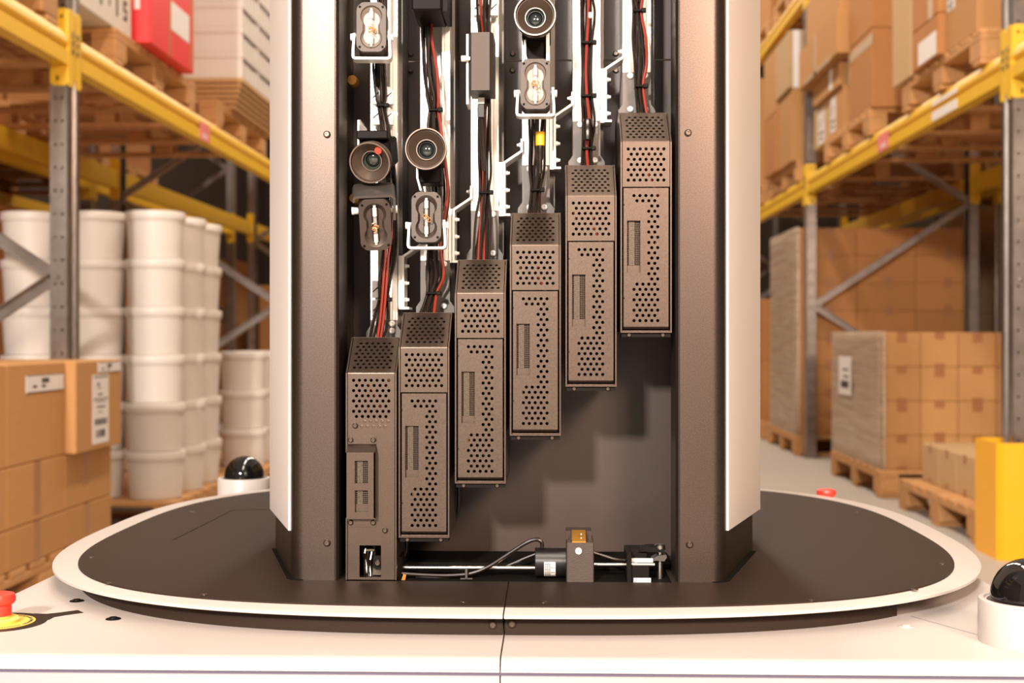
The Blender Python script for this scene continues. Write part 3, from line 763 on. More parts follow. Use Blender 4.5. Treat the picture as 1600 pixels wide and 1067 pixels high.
# --- flash lamps
def dogbone_r(th, rc, off, waist):
    best = 0.0; c, s_ = math.cos(th), math.sin(th)
    for k in range(1, 200):
        q = k/200*0.03; x, z = q*c, q*s_
        if (x*x+(z-off)**2 < rc*rc) or (x*x+(z+off)**2 < rc*rc) or (abs(x) < waist and abs(z) < off): best = q
    return best
N = 64; ths = [2*math.pi*k/N for k in range(N)]
DB = [dogbone_r(t, 16.2*PX, 16.5*PX, 12.6*PX) for t in ths]
def octr(th, hw, hh, c):
    co, si = abs(math.cos(th)), abs(math.sin(th)); r = 9
    if co > 1e-9: r = min(r, hw/co)
    if si > 1e-9: r = min(r, hh/si)
    r = min(r, (hw+hh-c)/(co+si)); return r
OC = [octr(t, 23.5*PX, 40*PX, 8.5*PX) for t in ths]
def flash(px, py, Y, rot=(0,0,0), s=1.0, glow=False, bracket_at='bottom', bright=False):
    p = W(px, py, Y)
    m = MB(); ring = lambda rr, y, k=1.0: [(rr[i]*k*math.cos(ths[i]), y, rr[i]*k*math.sin(ths[i])) for i in range(N)]
    m.loft([ring(OC,0.0045), ring(OC,0.0006), ring(OC,0.0,0.985), ring(DB,0.0,1.06), ring(DB,0.0008), ring(DB,0.0045)], False, False)
    m.loft([ring(OC,0.0045,0.99), ring(OC,0.0052,0.93), ring(OC,0.034,0.90)], False, True)
    for k in range(9): m.loft([ring(OC,0.0075+0.0030*k,0.985), ring(OC,0.0089+0.0030*k,0.985)])
    FL = m.build('flash_lamp', 'flashbody', robot, local=True, loc=(p.x-RX, Y-RY, p.z), rot=rot); FL.scale = (s,s,s)
    m = MB(); m.loft([ring(DB,0.0009,0.995), ring(DB,0.0044,0.80)], False, True); m.build('reflector', 'reflector' if bright else 'flashbody', FL, local=True)
    if not bright: m = MB(); m.box(-4.6*PX,4.6*PX,0.0030,0.0040,-27*PX,27*PX); m.build('dark_slot', 'black', FL, local=True)
    for z0, z1 in ((14,26),(-27,-15)):
        m = MB(); m.lathe([(3.4*PX,z0*PX),(3.4*PX,z1*PX)], (0,0.0012,0), 'z', 14, True, True); m.lathe([(2.2*PX,(z1 if z1>0 else z0-4)*PX),(2.2*PX,(z1+4 if z1>0 else z0)*PX)], (0,0.0012,0), 'z', 12, True, True)
        m.build('tube_cap', 'ceramic', FL, local=True)
    m = MB(); m.lathe([(2.9*PX,-15*PX),(2.9*PX,14*PX)], (0,0.0012,0), 'z', 14); m.build('flash_tube', 'clear', FL, local=True)
    r_ = random.Random(int(px)); m = MB()
    for k in range(5):
        a = r_.uniform(0,6.28); cx = r_.uniform(-3,6)*PX; cz = r_.uniform(-10,2)*PX; rr = r_.uniform(2.2,4)*PX
        m.tube([(cx+rr*math.cos(a+q*0.8), -0.0008+0.001*math.sin(q+k), cz+rr*math.sin(a+q*0.8)) for q in range(7)], 0.00045, 6)
    m.build('copper_coil', 'wire', FL, local=True)
    for sx in (-1,1):
        for sz in (-1,1):
            m = MB(); m.lathe([(2.0*PX,0.0003),(1.0*PX,0.0003),(0.9*PX,-0.001)], (sx*18*PX,0,sz*32*PX), '-y', 10, True); m.build('corner_screw', 'black', FL, local=True)
    m = MB(); bw = 30*PX
    if bracket_at == 'bottom':
        zb2 = -48*PX; path = [(-bw+2.5*PX,-8*PX),(-bw+0.5*PX,zb2+5*PX),(-bw+1.5*PX,zb2+1.5*PX),(-bw+5*PX,zb2),(bw-5*PX,zb2),(bw-1.5*PX,zb2+1.5*PX),(bw-0.5*PX,zb2+5*PX),(bw-2.5*PX,-4*PX)]
        m.strip(path, 0.0022, 0.004, 0.018); zpv = -12*PX
    else:
        zt = 44*PX; path = [(bw-1*PX,6*PX),(bw,zt-5*PX),(bw-1.5*PX,zt-1.5*PX),(bw-5*PX,zt),(-bw+5*PX,zt),(-bw+1.5*PX,zt-1.5*PX),(-bw,zt-5*PX),(-bw+1*PX,36*PX)]
        m.strip(path, 0.0022, 0.001, 0.036); zpv = 18*PX
    m.build('yoke', 'whitemetal' if bracket_at == 'bottom' else 'alugrey', FL, local=True)
    for s2 in (-1,1):
        m = MB(); m.lathe([(0.0030,s2*(bw-6*PX)),(0.0030,s2*bw),(0.0034,s2*(bw+0.5*PX)),(0.0034,s2*(bw+4*PX))], (0,0.010,zpv), 'x', 12, True, True); m.build('pivot_bolt', 'whitemetal', FL, local=True)
    return FL
flash(580, 42, 1.196, (R(-3),0,R(3)), bright=True)
flash(666, 339, 1.196, (0,0,R(1)))
flash(836.5, 131, 1.196, (R(-1),0,0), bright=True)
flash(586.5, 352, 1.186, (R(24),R(-3),R(7)), 1.05, bracket_at='top')
# --- housings at the top of the second channel and in the third channel
m = MB(); a = W(643,16,1.195); b = W(690,16,1.195)
m.box(a.x, b.x, 1.195, 1.262, a.z, a.z+0.07, 0.0015); m.build('driver_housing', 'black', robot)
m = MB(); m.box(b.x, b.x+0.0045, 1.20, 1.262, a.z+0.0005, a.z+0.07); m.build('housing_flange', 'black', robot)
a = W(733,141,1.200); b = W(770,50,1.200)
m = MB(); m.prism([(a.x,1.202),(a.x+0.002,1.200),(b.x-0.003,1.200),(b.x,1.203),(b.x+0.0005,1.245),(a.x,1.245)], a.z, b.z)
hs = m.build('sensor_housing', 'housing', robot)
m = MB(); m.prism([(a.x-0.0028,a.z-0.012),(a.x-0.0008,a.z-0.012),(a.x-0.0008,b.z-0.001),(a.x-0.0028,b.z-0.001)], 1.203, 1.232, 'y'); m.build('housing_bracket', 'whitemetal', hs)
m = MB(); m.lathe([(0.0028,-0.004),(0.0028,0.0),(0.0018,0.0),(0.0018,0.004)], (a.x-0.003,1.199,WZ(729,92,1.2)), 'x', 12, True, True); m.build('bolt', 'whitemetal', hs)

# --- drive at the foot of the mast
YM = 1.205
def cyl(name, px0, px1, pyc, rp, mt, Y=YM, n=28, parent=robot):
    a, b = W(px0,pyc,Y), W(px1,pyc,Y); r = rp*Y/F
    m = MB(); m.lathe([(r*0.97,a.x),(r,a.x+0.0006),(r,b.x-0.0006),(r*0.97,b.x)], (0,Y,a.z), 'x', n, True, True); return m.build(name, mt, parent)
cyl('drive_rod', 626, 840, 886.5, 4.0, 'steel', 1.215)
motor = cyl('drive_motor', 836, 885, 878, 22.5, 'blackgloss', 1.212, 40)
cyl('motor_collar', 880, 886, 876, 20, 'steel', 1.212, 36, motor)
a = W(850,876,1.196); m = MB(); rM = 22.7*1.212/F
cz, cyy = W(850,878,1.212).z, 1.212
x0, x1 = W(850,880,1.192).x, W(868,880,1.192).x
prof = [(cyy-rM*math.cos(R(t)), cz+rM*math.sin(R(t))) for t in range(-62, 13, 6)]
m.loft([[(x0,y,z),(x1,y,z)] for y, z in prof], False, False, False); m.f = [tuple(f) for f in m.f]
# turn the strip into a label hugging the motor
vs = [(x0,y,z) for y, z in prof] + [(x1,y,z) for y, z in prof]; n = len(prof)
m = MB(); m.add(vs, [(i, n+i, n+i+1, i+1) for i in range(n-1)]); lab = m.build('motor_label', 'paper', motor)
m = MB(); rr = rM+0.0001
for k in range(9):
    for q in range(3 if k % 3 else 5):
        t0 = R(-56 + 7*k); xx = x0 + 0.0006 + q*(x1-x0)/5.5
        ww = (x1-x0)/6.5
        y, z = cyy-rr*math.cos(t0), cz+rr*math.sin(t0); y2, z2 = cyy-rr*math.cos(t0+R(3)), cz+rr*math.sin(t0+R(3))
        m.add([(xx,y-.0001,z),(xx+ww,y-.0001,z),(xx+ww,y2-.0001,z2),(xx,y2-.0001,z2)], [(0,1,2,3)])
o = m.build('print', 'ink', motor); o['kind'] = 'stuff'
a = W(885,911,1.188); b = W(928,848,1.188)
m = MB(); m.box(a.x, b.x, 1.188, 1.235, ZR+0.0004, b.z, 0.0008); blk = m.build('bearing_block', 'flashbody', robot)
c = W(893,848,1.192); d = W(915,828,1.20)
m = MB(); m.box(W(884,838,1.21).x, W(924,838,1.21).x, 1.208, 1.232, b.z-0.0002, WZ(890,829,1.21)); m.build('block_riser', 'powder', blk)
m = MB(); m.prism([(1.1885,b.z),(1.1885,b.z+0.0012),(1.206,WZ(890,828,1.206)),(1.2075,WZ(890,828,1.206)),(1.2075,b.z)], W(893.5,840,1.2).x, W(915,840,1.2).x, 'x'); cp = m.build('copper_plate', 'copper', blk)
for py in (834,840):
    q = W(908,py,1.196); m = MB(); m.lathe([(0.0007,0.006),(0.0001,0.0065)], (q.x,1.199,q.z), '-y', 8); m.build('rivet', 'paper', cp)
q = W(904,861,1.188); m = MB(); m.lathe([(0.0008,0.0008),(0.0013,0.0008),(0.0014,0.0018),(0.0028,0.0017),(0.0033,0.0002),(0.0033,0)], (q.x,1.188,q.z), '-y', 20, True); m.build('washer_screw', 'ceramic', blk)
cyl('drive_shaft', 928, 980, 882, 3.2, 'steel', 1.205)
a = W(979,913,1.192); b = W(1020,863,1.192)
m = MB(); m.box(a.x, a.x+0.0045, 1.19, 1.235, ZR+0.0004, b.z, 0.0005); m.box(a.x+0.0045, b.x-0.003, 1.194, 1.235, ZR+0.0004, WZ(990,884,1.194), 0.0004); m.box(a.x+0.0045, b.x-0.004, 1.21, 1.235, WZ(990,884,1.194), b.z, 0.0004)
sup = m.build('shaft_support', 'black', robot)
cyl('roller', 985.5, 1020, 876, 4.2, 'ceramic', 1.203, 20, sup); cyl('roller', 985.5, 1023, 882, 3.4, 'steel', 1.198, 20, sup)
a = W(990,913,1.1935); b = W(1017,903,1.1935)
m = MB(); m.box(a.x, b.x, 1.1932, 1.1938, b.z-0.0060, b.z); lb = m.build('support_label', 'paper', sup)
m = MB(); m.box(a.x+0.0008,a.x+0.0014,1.1930,1.1933,b.z-0.0050,b.z-0.0025); m.box(a.x+0.0014,a.x+0.0026,1.1930,1.1933,b.z-0.0032,b.z-0.0026); m.box(a.x+0.0020,a.x+0.0026,1.1930,1.1933,b.z-0.0050,b.z-0.0040)
m.box(a.x+0.0048,b.x-0.002,1.1930,1.1933,b.z-0.0020,b.z-0.0018); m.box(a.x+0.0048,b.x-0.004,1.1930,1.1933,b.z-0.0034,b.z-0.0032); m.build('print', 'ink', lb)
# rod end with upright pin and cam lever at the right
m = MB(); q = W(1031,880,1.215); m.lathe([(0.0028,-0.022),(0.0028,0.012),(0.0050,0.0125),(0.0050,0.0165),(0.0038,0.0175)], tuple(q), 'z', 20, True, True); pin = m.build('clamp_pin', 'steel', robot)
m = MB(); pts = [(W(x,y,1.214).x, W(x,y,1.214).z) for x, y in ((1018,871),(1028,866),(1040,865),(1041,869),(1037,875),(1024,874),(1016,876))]; m.prism(pts, 1.207, 1.222, 'y'); m.build('clamp_body', 'alugrey', pin)
m = MB(); pts = [(W(x,y,1.212).x, W(x,y,1.212).z) for x, y in ((998,860),(1003,855),(1012,853),(1024,853),(1030,857),(1037,856),(1038,862),(1030,861),(1016,860))]; m.prism(pts, 1.205, 1.224, 'y'); m.build('clamp_lever', 'black', pin)
def wire(pts, r, Y, mt='cable', name='cable'):
    P3 = [W(x,y,Y+dy) for x,y,dy in pts]; sm = []
    for j in range(len(P3)-1):
        p0,p1_,p2,p3 = P3[max(j-1,0)],P3[j],P3[j+1],P3[min(j+2,len(P3)-1)]
        for q in range(8):
            t = q/8; sm.append(0.5*((2*p1_)+(p2-p0)*t+(2*p0-5*p1_+4*p2-p3)*t*t+(3*p1_-p0-3*p2+p3)*t**3))
    sm.append(P3[-1]); m = MB(); m.tube(sm, r, 8); return m.build(name, mt, robot)
wire([(847,856,0),(846,847,0),(838,843,0),(824,847,0),(806,858,0),(786,871,0),(762,886,0),(735,896,0),(700,899,0),(660,898,0),(628,896,0)], 0.0018, 1.205)
wire([(836,866,0.01),(818,873,0.01),(800,881,0.01),(775,890,0.01),(745,893,0.01),(700,902,0.0),(650,901,0)], 0.0014, 1.208)
wire([(926,863,0.012),(945,869,0.012),(962,874,0.012),(984,876,0.012)], 0.0018, 1.205)
wire([(622,838,0),(621,862,0),(626,880,0),(634,892,0)], 0.0014, 1.225); wire([(634,838,0),(635,858,0),(630,872,0),(624,884,0)], 0.0014, 1.225)
wire([(716,740,0.05),(716,795,0.05),(706,818,0.05)], 0.0016, 1.23); wire([(791,690,0.06),(793,715,0.06),(789,735,0.06)], 0.0012, 1.23)
q = W(729,893,1.203); m = MB(); m.box(q.x-0.0055,q.x+0.0055,1.200,1.203,q.z-0.0065,q.z-0.0055); m.box(q.x-0.0012,q.x+0.0012,1.199,1.204,q.z-0.006,q.z+0.003,0.0004); m.build('cable_holder', 'alugrey', robot)
q = W(624,888,1.215); m = MB(); m.box(q.x-0.002,q.x+0.004,1.205,1.235,q.z-0.012,q.z+0.012,0.001); m.build('rod_mount', 'black', robot)
q = W(627,905,1.20); m = MB(); m.prism([(q.x-0.001,q.z-0.004),(q.x+0.003,q.z-0.003),(q.x+0.0045,q.z+0.004),(q.x+0.002,q.z+0.005)],1.20,1.204,'y'); m.build('copper_tab', 'copper', robot)
boxpart('gap_shade_bar', 'blackmatt', robot, WX(630,1.30), WX(1045,1.30), 1.255, 1.325, ZR+0.0003, ZR+0.007, 0.001)  # bar coloured black for the shade in the gap under the back panel

# ================================================================== racks
def YX(px, X):      # distance along the aisle at which the vertical plane x = X crosses picture column px
    xc = (px-800)/F; return X*(CY + xc*SY)/(xc*CY - SY)
XF, XB = 1.75, 2.92
BZ0, BZ1 = 1.815, 1.935
def rack(side, ys, label, XF=1.75, XB=2.92, levels=2):
    s = side
    root = thing('pallet_rack', label, 'rack', (s*(XF+XB)/2, 9.0, 0))
    for i, y0 in enumerate(ys):
        for rear in (False, True):
            f = s*(XB if rear else XF); d = -s if rear else s      # d points into the rack
            m = MB(); y1 = y0+0.12
            pr = [(f,y0),(f,y0+0.034),(f+d*0.012,y0+0.040),(f+d*0.012,y1-0.040),(f,y1-0.034),(f,y1),(f+d*0.065,y1),(f+d*0.065,y1-0.025),(f+d*0.062,y1-0.025),(f+d*0.062,y1-0.003),(f+d*0.004,y1-0.003),
                  (f+d*0.004,y1-0.032),(f+d*0.015,y1-0.036),(f+d*0.015,y0+0.036),(f+d*0.004,y0+0.032),(f+d*0.004,y0)]
            m.prism(pr, 0.012, 4.6)
            nh = 44 if y0 < 10 and not rear and XF < 2 else 0
            m.perf((f+d*0.002 if d > 0 else f+d*0.065, y0, 0), (1,0,0), (0,0,1), (0,-1,0), 0, 0.063, 0.012, 4.6,
                   [(0.10+0.084*k, [0.020, 0.046]) for k in range(nh)], 0.018, 0.02, 0.0055, 0.014, seg=8)
            m.box(f-d*0.02, f+d*0.085, y0-0.02, y1+0.02, 0, 0.012)
            m.build('upright', 'galv', root)
        # zigzag bracing between front and rear columns
        zs = [(0.35, True), (1.05, False), (1.75, True), (2.45, False), (3.15, True), (3.85, False)]
        for (za, ra), (zb_, rb) in zip(zs, zs[1:]):
            xa = s*(XB-0.05) if ra else s*(XF+0.05); xb = s*(XB-0.05) if rb else s*(XF+0.05)
            a, b = Vector((xa,0,za)), Vector((xb,0,zb_)); dd = (b-a).normalized(); nn = Vector((-dd.z,0,dd.x))*0.022
            yy = y0+0.004
            m = MB()
            P = lambda v: (v.x, v.z)
            m.prism([P(a+nn),P(b+nn),P(b+nn*0.8),P(a+nn*0.8)], yy, yy+0.03, 'y'); m.prism([P(a-nn),P(b-nn),P(b-nn*0.8),P(a-nn*0.8)], yy, yy+0.03, 'y')
            m.prism([P(a+nn),P(b+nn),P(b-nn),P(a-nn)], yy+0.027, yy+0.03, 'y'); br = m.build('brace', 'galv', root)
        for z in (1.05, 2.45):
            m = MB(); m.lathe([(0.001,0.010),(0.006,0.010),(0.008,0.007),(0.008,0.0)], (s*(XF+0.035), y0, z), '-y', 8, True); m.build('bolt', 'galv', root)
    for (z0, z1) in ((BZ0, BZ1), (3.17, 3.285)):
        for ya, yb in zip(ys, ys[1:]):
            for rear in (False, True):
                x = s*XB if rear else s*(XF-0.0); dd = -s if rear else s
                h = z1-z0
                pr = [(x-dd*0.004, z0),(x-dd*0.004, z0+h*0.40),(x+dd*0.006, z0+h*0.46),(x+dd*0.006, z0+h*0.58),(x-dd*0.004, z0+h*0.64),(x-dd*0.004, z0+h*0.80),(x+dd*0.010, z1),(x+dd*0.05, z1),(x+dd*0.05, z0)]
                m = MB(); m.prism([(p[0],p[1]) for p in pr], ya+0.125, yb-0.005, 'y'); bm = m.build('beam', 'yellow', root)
                for near, yy in ((True, ya+0.12), (False, yb)):
                    m = MB(); zt, zb2 = z1+0.085, z0-0.075
                    g = 1 if near else -1     # which way the beam runs from its column
                    xo = x - dd*0.006
                    # lip on the aisle face, plate on the column's flank
                    ylip = yy - g*0.052
                    poly = [(min(yy+g*0.004,ylip), zb2+0.03),(min(yy+g*0.004,ylip), zt-0.012),(min(yy+g*0.004,ylip)+0.012, zt),(max(yy+g*0.004,ylip)-0.012, zt),(max(yy+g*0.004,ylip), zt-0.012),(max(yy+g*0.004,ylip), zb2+0.03),(max(yy+g*0.004,ylip)-0.012, zb2),(min(yy+g*0.004,ylip)+0.012, zb2)]
                    m.prism(poly, min(xo, xo+dd*0.005), max(xo, xo+dd*0.005), 'x')
                    xa, xb = sorted((xo, x+dd*0.062))
                    poly = [(xa,zb2+0.012),(xa,zt-0.012),(xa+0.012,zt),(xb-0.012,zt),(xb,zt-0.012),(xb,zb2+0.012),(xb-0.012,zb2),(xa+0.012,zb2)]
                    m.prism(poly, min(yy+g*0.001, yy+g*0.005), max(yy+g*0.001, yy+g*0.005), 'y')
                    m.build('beam_connector', 'yellow', bm)
                    if not rear and z0 < 2 and yy < 10 and XF < 2:
                        m = MB()
                        for q in range(3): m.box(xo-dd*0.004, xo, yy-g*0.036-0.008, yy-g*0.036+0.008, z0+0.045+0.03*q, z0+0.066+0.03*q, 0.002)
                        m.build('locking_hook', 'galv', bm)
                        m = MB()
                        for (xx, zz) in ((0.020,zt-0.03),(0.045,zt-0.03),(0.036,zt-0.075),(0.036,zb2+0.03)):
                            m.box(x+dd*xx-0.004, x+dd*xx+0.004, yy+g*0.005, yy+g*0.0057, zz-(0.006 if zz>zt-0.05 else 0.012), zz+0.006)
                        m.build('slot_hole', 'blackmatt', bm)
                if not rear and z0 < 2 and XF < 2:
                    st = []
                    if s < 0 and ya > 4 and ya < 6: st = [(YX(311,-XF), YX(326,-XF), 'pinksticker')]
                    if s > 0 and ya > 4 and ya < 6: st = [(YX(1390,XF), YX(1373,XF), 'pinksticker'), (YX(1497,XF), YX(1458,XF), 'paper')]
                    for (a, b, mt) in st:
                        m = MB(); m.box(x-dd*0.0055, x-dd*0.004, a, b, z0+(0.002 if mt=='pinksticker' else 0.078), z1-0.024 if mt=='paper' else z1-0.028)
                        if mt == 'paper': m = MB(); m.box(x-dd*0.0055, x-dd*0.004, a, b, z0+0.004, z0+0.046); m.box(x-dd*0.0055, x-dd*0.004, a, b, z0+0.073, z0+0.092)
                        sk_ = m.build('sticker', mt, bm)
                        if mt == 'pinksticker':
                            m = MB(); w_ = b-a; m.box(x-dd*0.006,x-dd*0.0054,a+w_*0.3,a+w_*0.42,z0+0.014,z0+0.04); m.box(x-dd*0.006,x-dd*0.0054,a+w_*0.55,a+w_*0.7,z0+0.016,z0+0.036); m.build('print', 'paper', bm)
    return root
rackL = rack(-1, [0.80, 4.74, 8.69, 12.64, 16.6], 'pallet rack with yellow beams left of the robot, holding white buckets and red cartons')
rackR = rack(1, [1.05, 5.09, 9.15, 13.2, 17.2], 'pallet rack with yellow beams right of the robot, holding brown cartons and film-wrapped pallets')

rackL2 = rack(-1, [4.74, 8.69, 12.64], 'pallet rack standing back to back behind the left rack, in shadow', 3.06, 4.23)
rackR2 = rack(1, [5.09, 9.15, 13.2], 'pallet rack standing back to back behind the right rack, in shadow', 3.06, 4.23)
# ------------------------------------------------------------------ pallets
def make_pallet(depth):
    root = thing('pallet', '', 'pallet'); L = 1.2
    def inst(name, dims, spots):
        m = MB(); m.box(-dims[0]/2,dims[0]/2,-dims[1]/2,dims[1]/2,0,dims[2],0.003); me = None
        for sp in spots:
            if me is None: me = m.build(name,'wood',root,local=True,loc=sp).data
            else: link(name, me, root, sp)
    e = depth/2-0.05
    inst('bottom_board', (depth,0.10,0.022), [(0,y,0) for y in (-L/2+0.05,0,L/2-0.05)])
    inst('block', (0.10,0.145,0.078), [(x,y,0.022) for x in (-e,0,e) for y in (-L/2+0.0725,0,L/2-0.0725)])
    inst('stringer_board', (0.10,L,0.022), [(x,0,0.100) for x in (-e,0,e)])
    n = 8; inst('top_board', (depth,0.115,0.022), [(0,-L/2+0.0575+k*(L-0.115)/(n-1),0.122) for k in range(n)])
    return root
PROTO = {}
def pallet(xface, side, y0, z, label, depth=1.0):
    if depth not in PROTO: PROTO[depth] = o = make_pallet(depth)
    else: o = copy_tree(PROTO[depth])
    o.location = (side*(xface+depth/2), y0+0.6, z)
    for ch in o.children: pass
    o['label'] = label; o['group'] = 'wooden pallets'; o['category'] = 'pallet'
    return o
# ------------------------------------------------------------------ cartons
def carton(side, xf, y0, y1, depth, z0, z1, label, mt='card', group=None, tape=(), papers=(), name='carton', cat='box', b=0.004, g=0.002):
    """xf: distance of the aisle-side face from the aisle's middle. tape: list of (face, u, v0, v1, halfwidth[, material]); papers: (face,u0,u1,v0,v1,print)"""
    x0, x1 = sorted((side*xf, side*(xf+depth))); y0 += g/2; y1 -= g/2; x0 += g/2; x1 -= g/2
    loc = Vector(((x0+x1)/2, (y0+y1)/2, z0)); hx, hy, h = (x1-x0)/2, (y1-y0)/2, z1-z0-0.001
    m = MB(); m.box(-hx,hx,-hy,hy,0,h,b)
    o = m.build(name, mt, None, local=True, loc=loc); tag(o, label, cat, group)
    fx = -side*hx
    def face_box(m, face, u0, u1, v0, v1, t0, t):
        if face == 'a': m.box(fx-side*t0, fx-side*t, -hy+u0*2*hy, -hy+u1*2*hy, v0*h, v1*h)       # aisle face, u runs away from the camera
        else: m.box(fx+side*u0*2*hx, fx+side*u1*2*hx, -hy-t, -hy-t0, v0*h, v1*h)               # near face, u runs away from the aisle
    for tp in tape:
        f, u, v0, v1, hw = tp[:5]; mm = MB(); W2 = (2*hy if f == 'a' else 2*hx)
        face_box(mm, f, u-hw/W2, u+hw/W2, v0, v1, -0.0005, 0.0012); mm.build('tape', tp[5] if len(tp) > 5 else 'tape', o, local=True)
    for (f, u0, u1, v0, v1, pr) in papers:
        mm = MB(); face_box(mm, f, u0, u1, v0, v1, -0.0005, 0.0016); pp = mm.build('shipping_label', 'paper', o, local=True)
        if pr:
            mm = MB(); r = random.Random(int(1000*(y0+z0)))
            du, dv = u1-u0, v1-v0
            if pr == 'wide':
                for k in range(9): a = u0+du*(0.40+0.022*k); face_box(mm, f, a, a+du*0.014*(1+(k%3==0)), v0+dv*0.52, v0+dv*0.80, 0.0016, 0.0022)
                face_box(mm, f, u0+du*0.40, u0+du*0.5, v0+dv*0.27, v0+dv*0.42, 0.0016, 0.0022); face_box(mm, f, u0+du*0.17, u0+du*0.27, v0+dv*0.28, v0+dv*0.42, 0.0016, 0.0022)
                face_box(mm, f, u0, u1, v1-dv*0.04, v1, 0.0016, 0.0022); face_box(mm, f, u0+du*0.03, u1, v0, v0+dv*0.05, 0.0016, 0.0022)
            else:
                for k in range(10): a = u0+du*(0.14+0.075*k); face_box(mm, f, a, a+du*0.04*(1+(k%3==0)*0.5), v0+dv*0.27, v0+dv*0.36, 0.0016, 0.0022); 
                for k in range(6): a = u0+du*(0.2+0.1*k); face_box(mm, f, a, a+du*(0.03+0.05*r.random()), v0+dv*0.09, v0+dv*0.20, 0.0016, 0.0022)
                for k, vv in enumerate((0.45,0.52,0.60,0.70,0.80)):
                    face_box(mm, f, u0+du*r.uniform(.15,.4), u0+du*r.uniform(.5,.9), v0+dv*vv, v0+dv*(vv+0.012+0.01*(k%2)), 0.0016, 0.0022)
                face_box(mm, f, u0+du*0.05, u1-du*0.05, v0+dv*0.64, v0+dv*0.655, 0.0016, 0.0022); face_box(mm, f, u0+du*0.05, u1-du*0.05, v0+dv*0.96, v0+dv*0.975, 0.0016, 0.0022)
                face_box(mm, f, u0+du*0.3, u0+du*0.42, v0+dv*0.84, v0+dv*0.88, 0.0016, 0.0022)
            q = mm.build('print', 'ink', pp, local=True); q['kind'] = 'stuff'
    return o

# ================================================================== left side, floor
pallet(1.58, -1, 3.515, 0, 'pallet under the labelled brown cartons at the left front, nearest on the floor left')
cx_rows = [(0.1445,0.268),(0.268,0.450),(0.450,0.752)]
slots = [(3.34,3.795),(3.80,4.255),(4.26,4.712)]
rown = ['bottom layer','middle layer','top layer']; sl = ['nearest','middle','farthest']
for r_, (z0, z1) in enumerate(cx_rows):
    for q, (a, b) in enumerate(slots):
        if q == 0 and r_ < 0: continue
        tp = [('a',0.5,0.0,1.0,0.024)] if r_ == 0 else ([('a',0.5,0.12,1.0,0.024)] if r_ == 1 else [])
        if q == 2 and r_ == 1: tp = [('a',0.42,0.35,1.0,0.022)]
        if q == 2 and r_ == 0: tp = [('a',0.45,0.2,1.0,0.022)]
        pa = []; xf = 1.58
        if r_ == 2 and q == 1: pa = [('a',0.30,0.98,0.70,0.88,'wide')]
        if r_ == 2 and q == 2: pa = [('a',0.34,0.70,0.06,0.84,'tall'), ('a',0.46,0.985,0.86,0.98,'wide')]; xf = 1.545
        lab = ['low','', ''][r_]
        extra = {(2,1):'brown carton with a white barcode strip label, top layer of the left front stack',
                 (2,2):'brown carton with a long white shipping label, protruding in the left front stack'}
        carton(-1, xf, a, b, 0.50, z0, z1, extra.get((r_,q), 'brown carton with tape, %s of the left front stack, %s box' % (rown[r_], sl[q])), 'card', 'cartons of the left front stack', tp, pa)
# buckets
def make_bucket():
    root = thing('bucket', '', 'bucket')
    m = MB(); m.lathe([(0.0001,0.0),(0.106,0.0),(0.109,0.004),(0.119,0.160),(0.1235,0.164),(0.1245,0.172)], (0,0,0), 'z', 36); m.build('pail', 'bucket', root, local=True)
    m = MB(); m.lathe([(0.1265,0.170),(0.1275,0.174),(0.1275,0.196),(0.1255,0.2015),(0.118,0.2030),(0.112,0.1995),(0.0001,0.1995)], (0,0,0), 'z', 36); m.build('lid', 'bucket', root, local=True)
    return root
bproto = None
def bucket(x, y, k, label, z0=0.1445):
    global bproto
    if bproto is None: bproto = o = make_bucket()
    else: o = copy_tree(bproto)
    o.location = (x, y, z0 + 0.2033*k); o.rotation_euler.z = rnd.uniform(-0.4, 0.4); o['label'] = label; o['category'] = 'bucket'; o['group'] = 'white buckets'
pallet(1.56, -1, 5.47, 0, 'pallet under the tall stacks of white buckets, left floor', 1.15)
stacks = [((-1.695,5.62),6,'nearest tall stack at the aisle'), ((-1.690,5.94),6,'second tall stack at the aisle'), ((-1.700,6.26),6,'third tall stack at the aisle'),
          ((-1.958,5.64),6,'stack right behind the left upright'), ((-2.240,5.64),6,'leftmost stack behind the brace')]
for (x, y), n, nm in stacks:
    for k in range(n): bucket(x, y, k, 'white bucket, %s from the floor, %s' % (ORD[k], nm))
pallet(1.50, -1, 6.82, 0, 'pallet under the low bucket stacks beside the robot mast', 1.15)
for (x, y), nm in [((-1.640,7.00),'low stack left of the mast'), ((-1.635,7.34),'low stack half hidden by the mast'), ((-1.915,7.02),'low stack behind the tall buckets')]:
    for k in range(3): bucket(x, y, k, 'white bucket, %s from the floor, %s' % (ORD[k], nm))
# dark red crate and back-to-back stock behind the left rack
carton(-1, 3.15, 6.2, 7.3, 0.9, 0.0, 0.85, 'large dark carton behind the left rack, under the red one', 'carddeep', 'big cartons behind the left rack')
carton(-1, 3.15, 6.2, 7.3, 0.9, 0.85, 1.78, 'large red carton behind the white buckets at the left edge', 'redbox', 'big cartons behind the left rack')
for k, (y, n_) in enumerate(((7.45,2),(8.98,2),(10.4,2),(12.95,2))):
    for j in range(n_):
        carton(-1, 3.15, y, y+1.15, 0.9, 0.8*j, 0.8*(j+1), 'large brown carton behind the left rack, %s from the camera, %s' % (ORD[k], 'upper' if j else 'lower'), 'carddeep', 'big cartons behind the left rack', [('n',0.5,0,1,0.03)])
pallet(1.80, -1, 12.95, 0, 'far pallet on the left floor behind the bracing, close to the mast', 1.1)
for k in range(2): carton(-1, 1.84, 13.0, 14.1, 1.05, 0.1445+0.6*k, 0.1445+0.6*(k+1), 'far brown carton on the left floor close to the mast, %s' % ('upper' if k else 'lower'), 'carddeep', 'far cartons on the left floor', [('n',0.5,0,1,0.03)])
